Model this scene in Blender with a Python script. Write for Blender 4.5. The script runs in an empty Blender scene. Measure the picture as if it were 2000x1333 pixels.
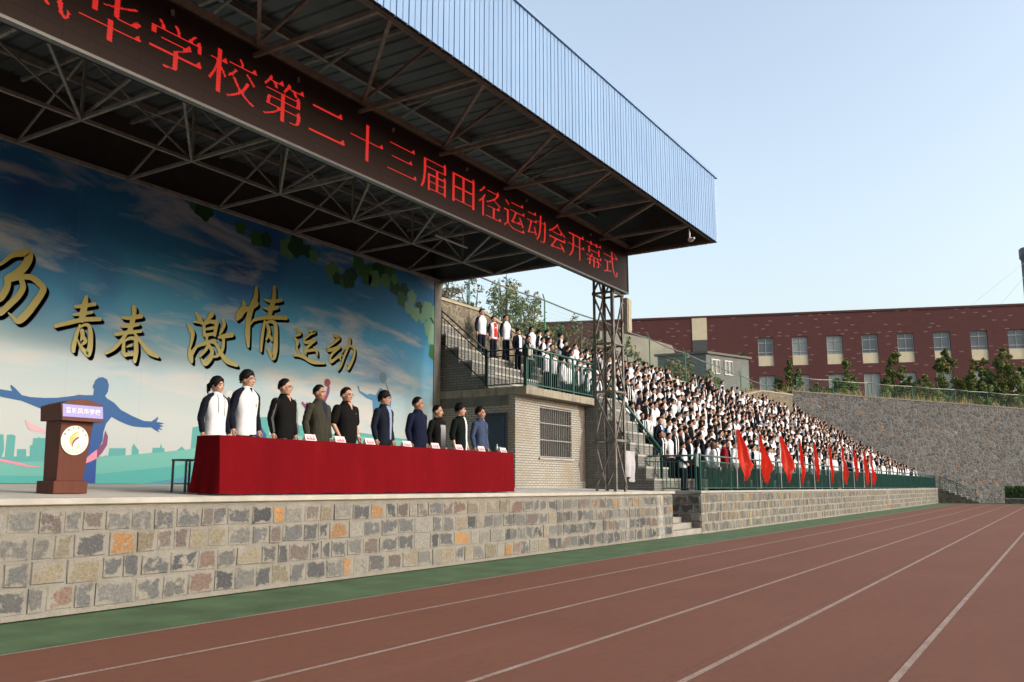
import bpy, bmesh, math, random
import numpy as np
from mathutils import Vector, Matrix
R = math.radians
rnd = random.Random(7)
sc = bpy.context.scene
COL = sc.collection

# ------------------------------------------------------------------ camera
cam = bpy.data.cameras.new("camera"); camo = bpy.data.objects.new("camera", cam); COL.objects.link(camo)
cam.sensor_width = 36.0; cam.lens = 30.95; cam.clip_start = 0.1; cam.clip_end = 1500
camo.location = (0, 0, 1.33); camo.rotation_euler = (R(90 + 9.404), 0, R(31.75 - 90))
sc.camera = camo
# ------------------------------------------------------------------ sky and sun
w = bpy.data.worlds.new("World"); sc.world = w; w.use_nodes = True
wn = w.node_tree
sky = wn.nodes.new('ShaderNodeTexSky'); sky.sky_type = 'NISHITA'; sky.sun_disc = False
sky.sun_elevation = R(22.3); sky.sun_rotation = R(172); sky.air_density = 1.3; sky.dust_density = 4.0; sky.ozone_density = 1.3
hz = wn.nodes.new('ShaderNodeHueSaturation'); hz.inputs['Saturation'].default_value = .72; hz.inputs['Value'].default_value = 1.0   # thin autumn haze whitens the sky
wn.links.new(sky.outputs[0], hz.inputs['Color']); wn.links.new(hz.outputs[0], wn.nodes['Background'].inputs[0]); wn.nodes['Background'].inputs[1].default_value = 0.15
sl = bpy.data.lights.new("sun", 'SUN'); sl.energy = 0.85; sl.angle = R(3.0); sl.color = (1.0, 0.972, 0.945)
so = bpy.data.objects.new("sun", sl); COL.objects.link(so)
sd = Vector((math.sin(R(172)) * math.cos(R(22.3)), math.cos(R(172)) * math.cos(R(22.3)), math.sin(R(22.3))))
so.rotation_euler = sd.to_track_quat('Z', 'Y').to_euler(); so.location = (20, -20, 30)
sc.view_settings.view_transform = 'Standard'; sc.view_settings.look = 'None'
sc.view_settings.exposure = 1.18; sc.view_settings.gamma = 1.0; sc.view_settings.use_curve_mapping = False
sc.render.engine = 'CYCLES'
sc.cycles.max_bounces = 6; sc.cycles.transparent_max_bounces = 12; sc.cycles.use_denoising = True

# ------------------------------------------------------------------ helpers
def tag(o, label=None, cat=None, group=None, kind=None):
    if label: o['label'] = label
    if cat: o['category'] = cat
    if group: o['group'] = group
    if kind: o['kind'] = kind
    return o
def thing(name, label, cat, loc=(0, 0, 0), group=None):
    o = bpy.data.objects.new(name, None); COL.objects.link(o); o.location = loc
    o.empty_display_size = 0.2
    return tag(o, label, cat, group)
def link(name, me, parent=None):
    o = bpy.data.objects.new(name, me); COL.objects.link(o)
    if parent is not None:
        o.parent = parent
        p = parent; off = Vector((0, 0, 0))
        while p is not None:
            off += p.location; p = p.parent
        o.location = -off
    return o
def copy_tree(o, parent=None):
    c = o.copy(); COL.objects.link(c)
    if parent is not None: c.parent = parent
    for ch in list(o.children): copy_tree(ch, c)
    return c

class MB:
    def __init__(s): s.v = []; s.f = []; s.m = []; s.c = []; s.mi = 0; s.col = None
    def add(s, vs, fs):
        b = len(s.v); s.v += [tuple(p) for p in vs]
        for f in fs:
            s.f.append([b + i for i in f]); s.m.append(s.mi)
        return b
    def box(s, x0, x1, y0, y1, z0, z1):
        s.add([(x0,y0,z0),(x1,y0,z0),(x1,y1,z0),(x0,y1,z0),(x0,y0,z1),(x1,y0,z1),(x1,y1,z1),(x0,y1,z1)],
              [(3,2,1,0),(4,5,6,7),(0,1,5,4),(1,2,6,5),(2,3,7,6),(3,0,4,7)])
    def bbox(s, x0, x1, y0, y1, z0, z1, b=0.02):
        # box with chamfered edges
        vs = []; 
        for (z, i) in ((z0, b), (z0 + b, 0), (z1 - b, 0), (z1, b)):
            for (ax, ay) in ((x0 + i, y0 + i + b), (x0 + i + b, y0 + i), (x1 - i - b, y0 + i), (x1 - i, y0 + i + b), (x1 - i, y1 - i - b), (x1 - i - b, y1 - i), (x0 + i + b, y1 - i), (x0 + i, y1 - i - b)):
                vs.append((ax, ay, z))
        fs = [tuple(range(7, -1, -1)), tuple(range(24, 32))]
        for k in range(3):
            for j in range(8):
                fs.append((k*8 + j, k*8 + (j+1) % 8, (k+1)*8 + (j+1) % 8, (k+1)*8 + j))
        s.add(vs, fs)
    def bar(s, p, q, a=0.05, b=None):
        p = Vector(p); q = Vector(q); d = (q - p)
        if d.length < 1e-6: return
        d.normalize(); b = b or a
        u = d.cross(Vector((0, 0, 1)))
        if u.length < 1e-3: u = Vector((1, 0, 0))
        u.normalize(); v = u.cross(d)
        vs = []
        for c in (p, q):
            for (i, j) in ((-1,-1),(1,-1),(1,1),(-1,1)): vs.append(c + u*(i*a/2) + v*(j*b/2))
        s.add(vs, [(3,2,1,0),(4,5,6,7),(0,1,5,4),(1,2,6,5),(2,3,7,6),(3,0,4,7)])
    def limb(s, pts, rad, n=8, cap=True):
        P = [Vector(p) for p in pts]; rad = list(rad)
        if cap:
            d0 = (P[0]-P[1]).normalized(); d1 = (P[-1]-P[-2]).normalized(); r0, r1 = rad[0], rad[-1]
            P = [P[0]+d0*r0*.95, P[0]+d0*r0*.6] + P + [P[-1]+d1*r1*.6, P[-1]+d1*r1*.95]
            rad = [r0*.3, r0*.8] + rad + [r1*.8, r1*.3]
        vs = []; u = None
        for i, p in enumerate(P):
            d = (P[min(i+1, len(P)-1)] - P[max(i-1, 0)]).normalized()
            if u is None:
                u = d.cross(Vector((0, 1, 0)))
                if u.length < .2: u = d.cross(Vector((1, 0, 0)))
            u = (u - d*u.dot(d)).normalized(); v = d.cross(u)
            for k in range(n):
                a = 2*math.pi*k/n; vs.append(p + (u*math.cos(a) + v*math.sin(a))*rad[i])
        fs = [tuple(range(n-1, -1, -1)), tuple(range((len(P)-1)*n, len(P)*n))]
        for i in range(len(P)-1):
            for k in range(n): fs.append((i*n+k, i*n+(k+1) % n, (i+1)*n+(k+1) % n, (i+1)*n+k))
        s.add(vs, fs)
    def tube(s, p, q, r, n=8): s.limb([p, q], [r, r], n, cap=False)
    def loft(s, secs, n=16, ex=2.0):
        vs = []
        for (cx, cy, cz, rx, ry) in secs:
            for k in range(n):
                a = 2*math.pi*k/n; c, q = math.cos(a), math.sin(a)
                vs.append((cx + rx*math.copysign(abs(c)**(2/ex), c), cy + ry*math.copysign(abs(q)**(2/ex), q), cz))
        m = len(secs); fs = [tuple(range(n-1, -1, -1)), tuple(range((m-1)*n, m*n))]
        for i in range(m-1):
            for k in range(n): fs.append((i*n+k, i*n+(k+1) % n, (i+1)*n+(k+1) % n, (i+1)*n+k))
        s.add(vs, fs)
    def ell(s, c, r, nu=12, nv=8):
        secs = []
        for i in range(nv+1):
            t = -math.pi/2 + math.pi*i/nv; t = max(-1.5, min(1.5, t))
            secs.append((c[0], c[1], c[2] + r[2]*math.sin(t), r[0]*math.cos(t), r[1]*math.cos(t)))
        s.loft(secs, nu)
    def quad(s, a, b, c, d): s.add([a, b, c, d], [(0, 1, 2, 3)])
    def poly_y(s, pts, y, th=0.0):
        # flat printed shape in an X-Z plane, front towards -Y
        area = sum(pts[i][0]*pts[(i+1) % len(pts)][1] - pts[(i+1) % len(pts)][0]*pts[i][1] for i in range(len(pts)))
        if area < 0: pts = pts[::-1]
        s.add([(p[0], y, p[1]) for p in pts], [tuple(range(len(pts)))])
    def mesh(s, name, mats, smooth=False):
        me = bpy.data.meshes.new(name); me.from_pydata([tuple(v) for v in s.v], [], s.f); me.update()
        for m in (mats if isinstance(mats, (list, tuple)) else [mats]): me.materials.append(m)
        if me.polygons:
            me.polygons.foreach_set('material_index', s.m)
            me.polygons.foreach_set('use_smooth', [smooth]*len(s.f))
        return me
    def build(s, name, mats, parent=None, smooth=False):
        return link(name, s.mesh(name, mats, smooth), parent)

_tmp_dg = None
def fuse(mb, name, mat, voxel=.012, it=3, fac=.5):
    me = mb.mesh(name + "_raw", mat)
    o = bpy.data.objects.new("fuse_raw", me); COL.objects.link(o)
    r = o.modifiers.new("r", 'REMESH'); r.mode = 'VOXEL'; r.voxel_size = voxel; r.use_smooth_shade = True
    if it:
        k = o.modifiers.new("s", 'SMOOTH'); k.iterations = it; k.factor = fac
    dg = bpy.context.evaluated_depsgraph_get(); ev = o.evaluated_get(dg)
    out = bpy.data.meshes.new_from_object(ev); out.name = name
    bpy.data.objects.remove(o); bpy.data.meshes.remove(me)
    out.materials.clear(); out.materials.append(mat)
    out.polygons.foreach_set('use_smooth', [True]*len(out.polygons))
    return out

# ------------------------------------------------------------------ materials
class NT:
    def __init__(s, name):
        s.mat = bpy.data.materials.new(name); s.mat.use_nodes = True; s.t = s.mat.node_tree
        s.b = s.t.nodes['Principled BSDF']; s._co = None; s.k = .57
    def n(s, typ, **kw):
        nd = s.t.nodes.new(typ)
        for k, v in kw.items(): setattr(nd, k, v)
        return nd
    def put(s, sock, v):
        if v is None: return
        if hasattr(v, 'links') or isinstance(v, bpy.types.NodeSocket): s.t.links.new(v, sock)
        else: sock.default_value = v
    @property
    def co(s):
        if s._co is None: s._co = s.n('ShaderNodeTexCoord').outputs['Object']
        return s._co
    def sep(s, v=None):
        q = s.n('ShaderNodeSeparateXYZ'); s.put(q.inputs[0], v or s.co); return q.outputs
    def comb(s, x=0., y=0., z=0.):
        q = s.n('ShaderNodeCombineXYZ'); s.put(q.inputs[0], x); s.put(q.inputs[1], y); s.put(q.inputs[2], z); return q.outputs[0]
    def math(s, op, a, b=None, c=None, clamp=False):
        q = s.n('ShaderNodeMath', operation=op); q.use_clamp = clamp
        s.put(q.inputs[0], a); s.put(q.inputs[1], b)
        if c is not None: s.put(q.inputs[2], c)
        return q.outputs[0]
    def noise(s, scale=5., detail=4., rough=.55, vec=None, dist=0.):
        q = s.n('ShaderNodeTexNoise'); s.put(q.inputs['Vector'], vec or s.co); q.inputs['Scale'].default_value = scale
        q.inputs['Detail'].default_value = detail; q.inputs['Roughness'].default_value = rough; q.inputs['Distortion'].default_value = dist
        return q.outputs['Fac']
    def ramp(s, fac, stops, mode='LINEAR'):
        q = s.n('ShaderNodeValToRGB'); cr = q.color_ramp; cr.interpolation = mode
        while len(cr.elements) < len(stops): cr.elements.new(.5)
        for e, (p, c) in zip(cr.elements, stops):
            e.position = p; e.color = (*c, 1) if len(c) == 3 else c
        s.put(q.inputs[0], fac); return q.outputs[0]
    def mix(s, f, a, b, blend='MIX'):
        q = s.n('ShaderNodeMix', data_type='RGBA', blend_type=blend)
        s.put(q.inputs[0], f)
        for k, v in ((6, a), (7, b)):
            if isinstance(v, tuple) and len(v) == 3: v = (*v, 1)
            s.put(q.inputs[k], v)
        return q.outputs[2]
    def mapr(s, v, a, b, c=0., d=1.):
        q = s.n('ShaderNodeMapRange'); s.put(q.inputs[0], v); 
        for k, x in zip((1, 2, 3, 4), (a, b, c, d)): q.inputs[k].default_value = x
        return q.outputs[0]
    def scale(s, vec, sx, sy, sz):
        q = s.n('ShaderNodeMapping'); s.put(q.inputs[0], vec or s.co); q.inputs['Scale'].default_value = (sx, sy, sz); return q.outputs[0]
    def bump(s, h, strength=.3, dist=.02):
        q = s.n('ShaderNodeBump'); q.inputs['Strength'].default_value = strength; q.inputs['Distance'].default_value = dist
        s.put(q.inputs['Height'], h); s.t.links.new(q.outputs[0], s.b.inputs['Normal'])
    def done(s, col, rough=.7, metal=0., spec=.3):
        if isinstance(col, tuple): col = tuple(x*s.k for x in col[:3]) + (1,)
        elif s.k != 1: col = s.mix(1., col, (s.k,)*3, 'MULTIPLY')
        s.put(s.b.inputs['Base Color'], col); s.put(s.b.inputs['Roughness'], rough)
        s.b.inputs['Metallic'].default_value = metal; s.b.inputs['Specular IOR Level'].default_value = spec
        return s.mat

def simple(name, col, rough=.7, var=.12, sc_=6., metal=0., spec=.3, bump=0., bsc=60., k=.57):
    m = NT(name); m.k = k
    f = m.noise(sc_, 5)
    lo = tuple(max(0, c*(1-var)) for c in col); hi = tuple(min(1, c*(1+var)) for c in col)
    c = m.ramp(f, [(.3, lo), (.7, hi)])
    if bump: m.bump(m.noise(bsc, 3), bump, .01)
    return m.done(c, rough, metal, spec)
def cloth(name, col, var=.08, wr=.35, k=.57):
    m = NT(name); m.k = k
    f = m.noise(9, 3)
    c = m.ramp(f, [(.3, tuple(x*(1-var) for x in col)), (.7, tuple(min(1, x*(1+var)) for x in col))])
    m.bump(m.noise(11, 3, .5, vec=m.scale(None, 1, 1, .45), dist=.6), wr, .03)
    m.b.inputs['Sheen Weight'].default_value = .0
    return m.done(c, .9, 0, .10)
def emis(name, col, st):
    m = NT(name); m.b.inputs['Emission Color'].default_value = (*col, 1); m.b.inputs['Emission Strength'].default_value = st
    return m.done((.05, .01, .01), .5)
# ------------------------------------------------------------------ ground
def track_mat():
    m = NT('track_rubber'); m.k = .68
    f1 = m.noise(.35, 4); f2 = m.noise(9, 5, .7); f3 = m.noise(220, 2)
    c = m.ramp(f1, [(.3, (.215, .086, .050)), (.7, (.255, .102, .062))])
    c = m.mix(m.mapr(f2, .45, .75), c, (.175, .082, .064))
    st = m.noise(1.3, 5, .6, vec=m.scale(None, .12, 1, 1)); c = m.mix(m.math('MULTIPLY', m.mapr(st, .55, .8), .35), c, (.29, .15, .115))
    c = m.mix(m.math('MULTIPLY', m.mapr(f3, .35, .7), .35), c, (.11, .05, .04))
    sc2 = m.noise(.9, 6, .7, vec=m.scale(None, .35, 1.2, 1)); c = m.mix(m.math('MULTIPLY', m.mapr(sc2, .56, .72), .40), c, (.14, .066, .055))
    seam = m.math('LESS_THAN', m.math('FRACT', m.math('MULTIPLY', m.sep()[1], .405)), .006); c = m.mix(m.math('MULTIPLY', seam, .35), c, (.10, .05, .04))
    m.bump(f3, .5, .004)
    return m.done(c, .88, 0, .2)
M_track = track_mat()
M_green = simple('green_rubber', (.056, .098, .046), .9, .28, 1.6, bump=.3, bsc=200, k=1.0)
def line_mat():
    m = NT('lane_paint'); m.k = .60
    f = m.noise(60, 3, .6); g = m.noise(2.5, 4)
    c = m.ramp(g, [(.35, (.40, .28, .225)), (.65, (.52, .40, .33))])
    c = m.mix(m.mapr(f, .5, .64), c, (.25, .13, .10))
    return m.done(c, .8)
M_line = line_mat()
M_dirt = simple('dry_earth', (.20, .16, .10), .95, .3, .8, bump=.5, bsc=6)
M_conc = simple('concrete', (.36, .345, .31), .85, .16, 2.2, bump=.25, bsc=30)
M_concd = simple('dark_concrete', (.17, .165, .15), .9, .25, 1.8, bump=.3, bsc=25)
def flat(name, x0, x1, y0, y1, z, m, kind='structure'):
    b = MB(); b.quad((x0,y0,z),(x1,y0,z),(x1,y1,z),(x0,y1,z)); o = b.build(name, m); tag(o, kind=kind); return o
flat('ground', -400, 700, -500, 500, -.012, M_dirt)
flat('green_apron', -60, 95, -60, 9.4, -.006, M_green)
flat('running_track', -50, 77.5, -40, 7.35, 0, M_track)
for y, wd in ((7.33, .045), (6.12, .055), (4.86, .055), (3.60, .055), (2.36, .055), (1.12, .055), (-.12, .055)):
    flat('lane_line', -50, 77.3 if y > 4 else 77.4, y - wd/2, y + wd/2, .004, M_line)

# ------------------------------------------------------------------ coursed stone walls built block by block
def stone_mat(name, mortar, mix_lo=.15, smear=1.0):
    m = NT(name); m.k = .56
    at = m.n('ShaderNodeAttribute', attribute_name='stone')
    n1 = m.noise(5.5, 6, .62); n2 = m.noise(26, 4, .7); n3 = m.noise(70, 3, .6)
    col = m.mix(m.mapr(n2, .35, .7), at.outputs['Color'], m.mix(.55, at.outputs['Color'], (.05, .05, .055)))
    col = m.mix(m.math('MULTIPLY', m.mapr(n3, .58, .75), .5), col, (.50, .49, .46))
    core = at.outputs['Alpha']
    k = m.math('ADD', m.math('MULTIPLY', core, 1.0), m.math('ADD', m.math('MULTIPLY', m.math('SUBTRACT', n1, .5), 3.4*smear), m.math('MULTIPLY', m.math('SUBTRACT', n2, .5), .9*smear)))
    k = m.mapr(k, .34 + mix_lo, .66 + mix_lo)
    mort = m.mix(m.mapr(n1, .3, .7), mortar, tuple(x*.78 for x in mortar))
    col = m.mix(k, mort, col)
    big = m.noise(.9, 4); col = m.mix(m.math('MULTIPLY', m.mapr(big, .5, .75), .35), col, tuple(x*.6 for x in mortar))
    x = m.sep(); stk = m.math('MULTIPLY', m.mapr(m.noise(1.0, 2, .5, vec=m.comb(m.math('MULTIPLY', x[0], .9), m.math('MULTIPLY', x[1], .9), m.math('MULTIPLY', x[2], .12))), .61, .68), m.mapr(n1, .35, .6)); col = m.mix(m.math('MULTIPLY', stk, .7), col, (.62, .61, .57))
    m.bump(m.math('ADD', n2, m.math('MULTIPLY', n3, .5)), .7, .025)
    return m.done(col, .92, 0, .2)
def block_wall(name, mat, parent, plane, u0, u1, zs, wlo, whi, gap, palette, wgt, prot=(.012, .03), seed=1, y=0):
    # plane 'y': wall face at y looking to -Y, u = x ; plane 'x': wall face at x=y looking to -X, u = y
    r = random.Random(seed); vs = []; fs = []; cols = []
    def P(u, d, z): return (u, y - d, z) if plane == 'y' else (y - d, u, z)
    flip = plane != 'y'
    def face(idx): fs.append(idx[::-1] if flip else idx)
    for (z0, z1) in zs:
        u = u0 - r.random()*wlo*.5
        while u < u1:
            wd = r.uniform(wlo, whi)
            if r.random() < .12: wd *= 1.35
            a, b = max(u, u0) + gap/2, min(u + wd, u1) - gap/2; u += wd
            if b - a < gap*1.2: continue
            c = r.choices(palette, wgt)[0]; q = r.uniform(.8, 1.2); c = tuple(min(1, x*q) for x in c)
            jz = gap*.35; za, zb = z0 + gap/2 + r.uniform(-jz, jz), z1 - gap/2 + r.uniform(-jz, jz)
            p = r.uniform(*prot); h = min(b - a, zb - za)
            i1 = h*.045; i2 = h*.24
            base = len(vs)
            for (ins, d, al) in ((0, -.004, 0.), (i1, p, .30), (i2, p*1.15, 1.)):
                for (uu, zz) in ((a+ins, za+ins), (b-ins, za+ins), (b-ins, zb-ins), (a+ins, zb-ins)):
                    j = h*.04
                    vs.append(P(uu + r.uniform(-j, j), d, zz + r.uniform(-j, j))); cols.append((*c, al))
            for k in range(2):
                for j in range(4): face((base+k*4+j, base+k*4+(j+1) % 4, base+(k+1)*4+(j+1) % 4, base+(k+1)*4+j))
            face((base+8, base+9, base+10, base+11))
    # mortar sheet behind the stones
    base = len(vs)
    for (uu, zz) in ((u0, zs[0][0]-.04), (u1, zs[0][0]-.04), (u1, zs[-1][1]+.03), (u0, zs[-1][1]+.03)):
        vs.append(P(uu, 0, zz)); cols.append((.3, .3, .28, 0.))
    face((base, base+1, base+2, base+3))
    me = bpy.data.meshes.new(name); me.from_pydata(vs, [], fs); me.update(); me.materials.append(mat)
    at = me.attributes.new('stone', 'FLOAT_COLOR', 'POINT'); at.data.foreach_set('color', np.array(cols, dtype=np.float32).ravel())
    return link(name, me, parent)
M_stone = stone_mat('ashlar_stone', (.345, .325, .285), .10)
M_stone2 = stone_mat('narrow_stone', (.40, .38, .335), -.10, .7)
PAL = [(.10, .105, .115), (.16, .165, .17), (.22, .22, .21), (.20, .165, .15), (.33, .28, .20), (.50, .27, .11), (.36, .345, .31), (.27, .18, .145)]
WG = [20, 22, 18, 13, 15, 4, 10, 5]

stage = thing('stage', 'raised concrete stage with a coursed stone front under the blue roof', 'stage', (9, 9, 0))
courses = [(.05, .325), (.325, .585), (.585, .845), (.845, 1.09)]
block_wall('stone_wall', M_stone, stage, 'y', -14, 22.7, courses, .20, .42, .026, PAL, WG, prot=(.006, .02), seed=3, y=8.98)
block_wall('stone_wall', M_stone, stage, 'x', 8.99, 12, courses, .25, .4, .045, PAL, WG, seed=4, y=-14)
def fl(y): return 1.215 + .027*(y - 9)
b = MB(); b.bbox(-14.05, 22.76, 8.92, 9.30, 1.145, 1.215, .008); b.box(-14, 22.7, 8.99, 9.3, 1.10, 1.1449)
b.build('coping', simple('coping_plaster', (.50, .475, .425), .85, .16, 3, bump=.3, bsc=40), stage)
b = MB(); z = fl(9.3) - .008
b.add([(-14, 9.3, z), (22.7, 9.3, z), (22.7, 15.3, fl(15.3)), (-14, 15.3, fl(15.3)), (-14, 9.3, 0), (22.7, 9.3, 0), (22.7, 15.3, 0), (-14, 15.3, 0)],
      [(0,1,2,3), (4,7,6,5), (1,5,6,2), (0,3,7,4), (2,6,7,3)])
b.build('stage_floor', simple('stage_concrete', (.50, .475, .44), .8, .14, 1.5, bump=.2, bsc=30, k=.8), stage)

# gap steps between stage and grandstand
st = thing('entrance_steps', 'pale concrete steps climbing between the stage end and the stand', 'steps', (23.8, 9.5, 0))
for i in range(8):
    b = MB(); b.bbox(22.705, 24.94, 9.0 + .3*i, 9.3 + .3*i + (0 if i < 7 else 2.5), 0, .155*(i+1), .01)
    b.build('step', M_conc, st)

# ------------------------------------------------------------------ grandstand
def brick_mat(name, c1, c2, mortar, bw, bh, ms=.012, stain=None, fr=.5, bumpd=.01):
    m = NT(name); m.k = .55; x = m.sep()
    vec = m.comb(m.math('ADD', x[0], x[1]), x[2], 0.)
    q = m.n('ShaderNodeTexBrick'); m.put(q.inputs['Vector'], vec); q.offset = fr
    q.inputs['Color1'].default_value = (*c1, 1); q.inputs['Color2'].default_value = (*c2, 1); q.inputs['Mortar'].default_value = (*mortar, 1)
    q.inputs['Scale'].default_value = 1.; q.inputs['Mortar Size'].default_value = ms; q.inputs['Mortar Smooth'].default_value = .2
    q.inputs['Brick Width'].default_value = bw; q.inputs['Row Height'].default_value = bh; q.inputs['Bias'].default_value = 0
    c = q.outputs['Color']; n = m.noise(1.3, 5, .65)
    if stain: c = m.mix(m.math('MULTIPLY', m.mapr(n, .48, .7), .75), c, stain)
    c = m.mix(m.math('MULTIPLY', m.mapr(m.noise(18, 4), .4, .75), .3), c, tuple(k*.5 for k in c2))
    m.bump(m.math('SUBTRACT', 1., q.outputs['Fac']), .5, bumpd)
    return m.done(c, .85, 0, .25)
M_tile = brick_mat('pale_tile', (.53, .51, .465), (.47, .45, .405), (.13, .125, .115), .215, .068, .009, (.36, .29, .19))
M_tierb = brick_mat('tier_brick', (.30, .30, .285), (.22, .22, .21), (.10, .10, .095), .25, .075, .008, (.30, .28, .24))
M_tread = simple('tread_concrete', (.44, .43, .40), .85, .14, 3, bump=.2, bsc=40)
stand = thing('grandstand', 'long stepped concrete grandstand with a narrow stone front wall', 'grandstand', (50, 10, 0))
tc = [(.03, .30), (.30, .58), (.58, .86), (.86, 1.13)]
PAL2 = [(.16, .165, .17), (.25, .25, .24), (.34, .31, .25), (.40, .33, .20), (.29, .24, .19), (.20, .19, .18), (.44, .27, .13)]
block_wall('stone_wall', M_stone2, stand, 'y', 24.96, 82, tc, .13, .26, .030, PAL2, [18, 24, 22, 12, 12, 10, 2], seed=8, y=9.0, prot=(.008, .02))
block_wall('stone_wall', M_stone, stand, 'x', 9.01, 11.6, courses, .25, .45, .04, PAL, WG, seed=9, y=24.955)
b = MB(); b.bbox(24.90, 82.05, 8.95, 9.25, 1.15, 1.215, .008); b.build('coping', M_tread, stand)
b = MB(); b.box(24.96, 81.9, 9.25, 10.6, .9, 1.21); b.box(24.97, 81.9, 9.02, 9.25, .05, 1.149); b.build('walkway', M_tread, stand)
TIER = [(10.6 + .57*k, 1.21 + .40*k) for k in range(1, 13)]
for k, (y0, z) in enumerate(TIER):
    x0 = 26.25 if k < 7 else 20.45
    b = MB(); b.mi = 0; b.box(x0, 91 - y0 + .3, y0, 18.2, z - .469, z - .07)
    b.mi = 1; b.box(x0 - .02, 91 - y0 + .3, y0 - .03, y0 + .60, z - .07, z)
    b.build('seating_tier', [M_tierb, M_tread], stand)
# aisle stair
for i in range(8):
    y0 = 10.25 + .25*i; z = 1.21 + .36*(i+1)
    b = MB(); b.mi = 0; b.box(24.52, 26.24, y0, 15.1, z - .4195, z - .06); b.mi = 1; b.box(24.50, 26.245, y0 - .02, (y0 + .26) if i < 7 else 15.15, z - .06, z)
    b.build('aisle_step', [M_tierb, M_tread], stand)

# ------------------------------------------------------------------ storeroom under the stand
hs = thing('brick_storeroom', 'pale brick storeroom beneath a concrete balcony slab beside the stage', 'storeroom', (22.4, 12.5, 1.3))
b = MB(); X0, X1, Y0, Y1, Z0, Z1 = 20.36, 24.5, 12.5, 15.3, 1.2, 3.80
wx0, wx1, wz0, wz1 = 21.70, 23.60, 2.15, 3.60
def wall_hole(b, x0, x1, z0, z1, hx0, hx1, hz0, hz1, y, dep):
    for (a, c, d, e) in ((x0, hx0, z0, z1), (hx1, x1, z0, z1), (hx0, hx1, z0, hz0), (hx0, hx1, hz1, z1)):
        b.quad((a, y, d), (c, y, d), (c, y, e), (a, y, e))
    b.quad((hx0, y, hz0), (hx0, y+dep, hz0), (hx0, y+dep, hz1), (hx0, y, hz1)); b.quad((hx1, y, hz1), (hx1, y+dep, hz1), (hx1, y+dep, hz0), (hx1, y, hz0))
    b.quad((hx0, y, hz1), (hx0, y+dep, hz1), (hx1, y+dep, hz1), (hx1, y, hz1)); b.quad((hx0, y, hz0), (hx1, y, hz0), (hx1, y+dep, hz0), (hx0, y+dep, hz0))
wall_hole(b, X0, X1, Z0, Z1, wx0, wx1, wz0, wz1, Y0, .14)
b.quad((X0, Y1, Z0), (X0, Y0, Z0), (X0, Y0, Z1), (X0, Y1, Z1)); b.quad((X1, Y0, Z0), (X1, Y1, Z0), (X1, Y1, Z1), (X1, Y0, Z1))
b.build('wall', M_tile, hs)
M_bars = simple('window_bar_steel', (.36, .35, .33), .5, .2, 20)
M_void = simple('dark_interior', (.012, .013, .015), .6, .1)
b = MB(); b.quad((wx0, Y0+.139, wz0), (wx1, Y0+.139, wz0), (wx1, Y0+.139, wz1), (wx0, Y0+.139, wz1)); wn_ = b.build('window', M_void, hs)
b = MB()
for i in range(17):
    x = wx0 + .04 + (wx1-wx0-.08)*i/16; b.bar((x, Y0+.02, wz0), (x, Y0+.02, wz1), .015)
for z in (wz0+.03, wz0+.5, wz0+.98, wz1-.03): b.bar((wx0, Y0+.02, z), (wx1, Y0+.02, z), .026)
b.build('window_bars', M_bars, wn_)
b = MB(); b.bbox(wx0-.08, wx1+.08, Y0-.05, Y0+.1, wz0-.06, wz0-.002, .005); b.build('sill', M_tread, wn_)
def slab_mat():
    m = NT('balcony_concrete'); f = m.noise(3, 5); s_ = m.noise(5, 5, .6, vec=m.scale(None, 1.2, 1.2, .25))
    c = m.ramp(f, [(.3, (.30, .27, .21)), (.7, (.42, .38, .30))]); c = m.mix(m.mapr(s_, .5, .75), c, (.15, .14, .12))
    m.bump(m.noise(25, 3), .3, .01); return m.done(c, .9)
M_slab = slab_mat()
b = MB(); b.bbox(20.32, 24.56, 12.12, 15.1, 3.81, 4.03, .012); b.build('balcony_slab', M_slab, hs)
b = MB(); b.box(20.33, 20.36 + .25, 12.7, 15.0, 3.55, 3.809); b.build('edge_beam', M_concd, hs)
def rust_mat():
    m = NT('patched_render'); f = m.noise(6, 5, .7); c = m.ramp(f, [(.35, (.14, .115, .10)), (.65, (.24, .20, .17))]); m.bump(m.noise(30, 3), .4, .01); return m.done(c, .95)
# dark unpainted strip at the right end of the front wall, with a ragged edge
b = MB(); r_ = random.Random(5); pts = []
for i in range(30):
    z = 1.5 + (3.79 - 1.5)*i/29; pts.append((24.16 - .12*math.sin(i*.25) + r_.uniform(-.05, .05), z))
for i in range(29): b.quad((pts[i][0], Y0-.004, pts[i][1]), (24.5, Y0-.004, pts[i][1]), (24.5, Y0-.004, pts[i+1][1]), (pts[i+1][0], Y0-.004, pts[i+1][1]))
b.build('bare_render_patch', rust_mat(), hs)
M_door = simple('navy_door', (.022, .040, .065), .45, .1, 5)
b = MB(); b.box(20.30, 20.36, 12.74, 13.60, 1.33, 3.32); b.build('door_frame', M_door, hs)
b = MB(); b.bbox(20.285, 20.299, 12.83, 13.51, 1.34, 3.24, .004); dr = b.build('door', simple('navy_door_leaf', (.028, .055, .085), .4, .1, 5), hs)
b = MB(); b.bar((20.27, 12.92, 2.25), (20.27, 12.92, 2.42), .025); b.build('door_handle', M_bars, dr)
# side steps up behind the storeroom
ss = thing('side_stair', 'dark brick stair climbing beside the mural on the balcony slab', 'stair', (20.9, 14, 4.03))
for i in range(5):
    b = MB(); b.mi = 0; b.box(20.40, 21.6, 13.5 + .46*i, 16, 4.031 + .42*i - (.0605 if i else 0), 4.39 + .42*i); b.mi = 1; b.box(20.385, 21.61, 13.48 + .46*i, 13.97 + .46*i, 4.39 + .42*i, 4.45 + .42*i)
    b.build('step', [M_tierb, M_tread], ss)

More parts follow.
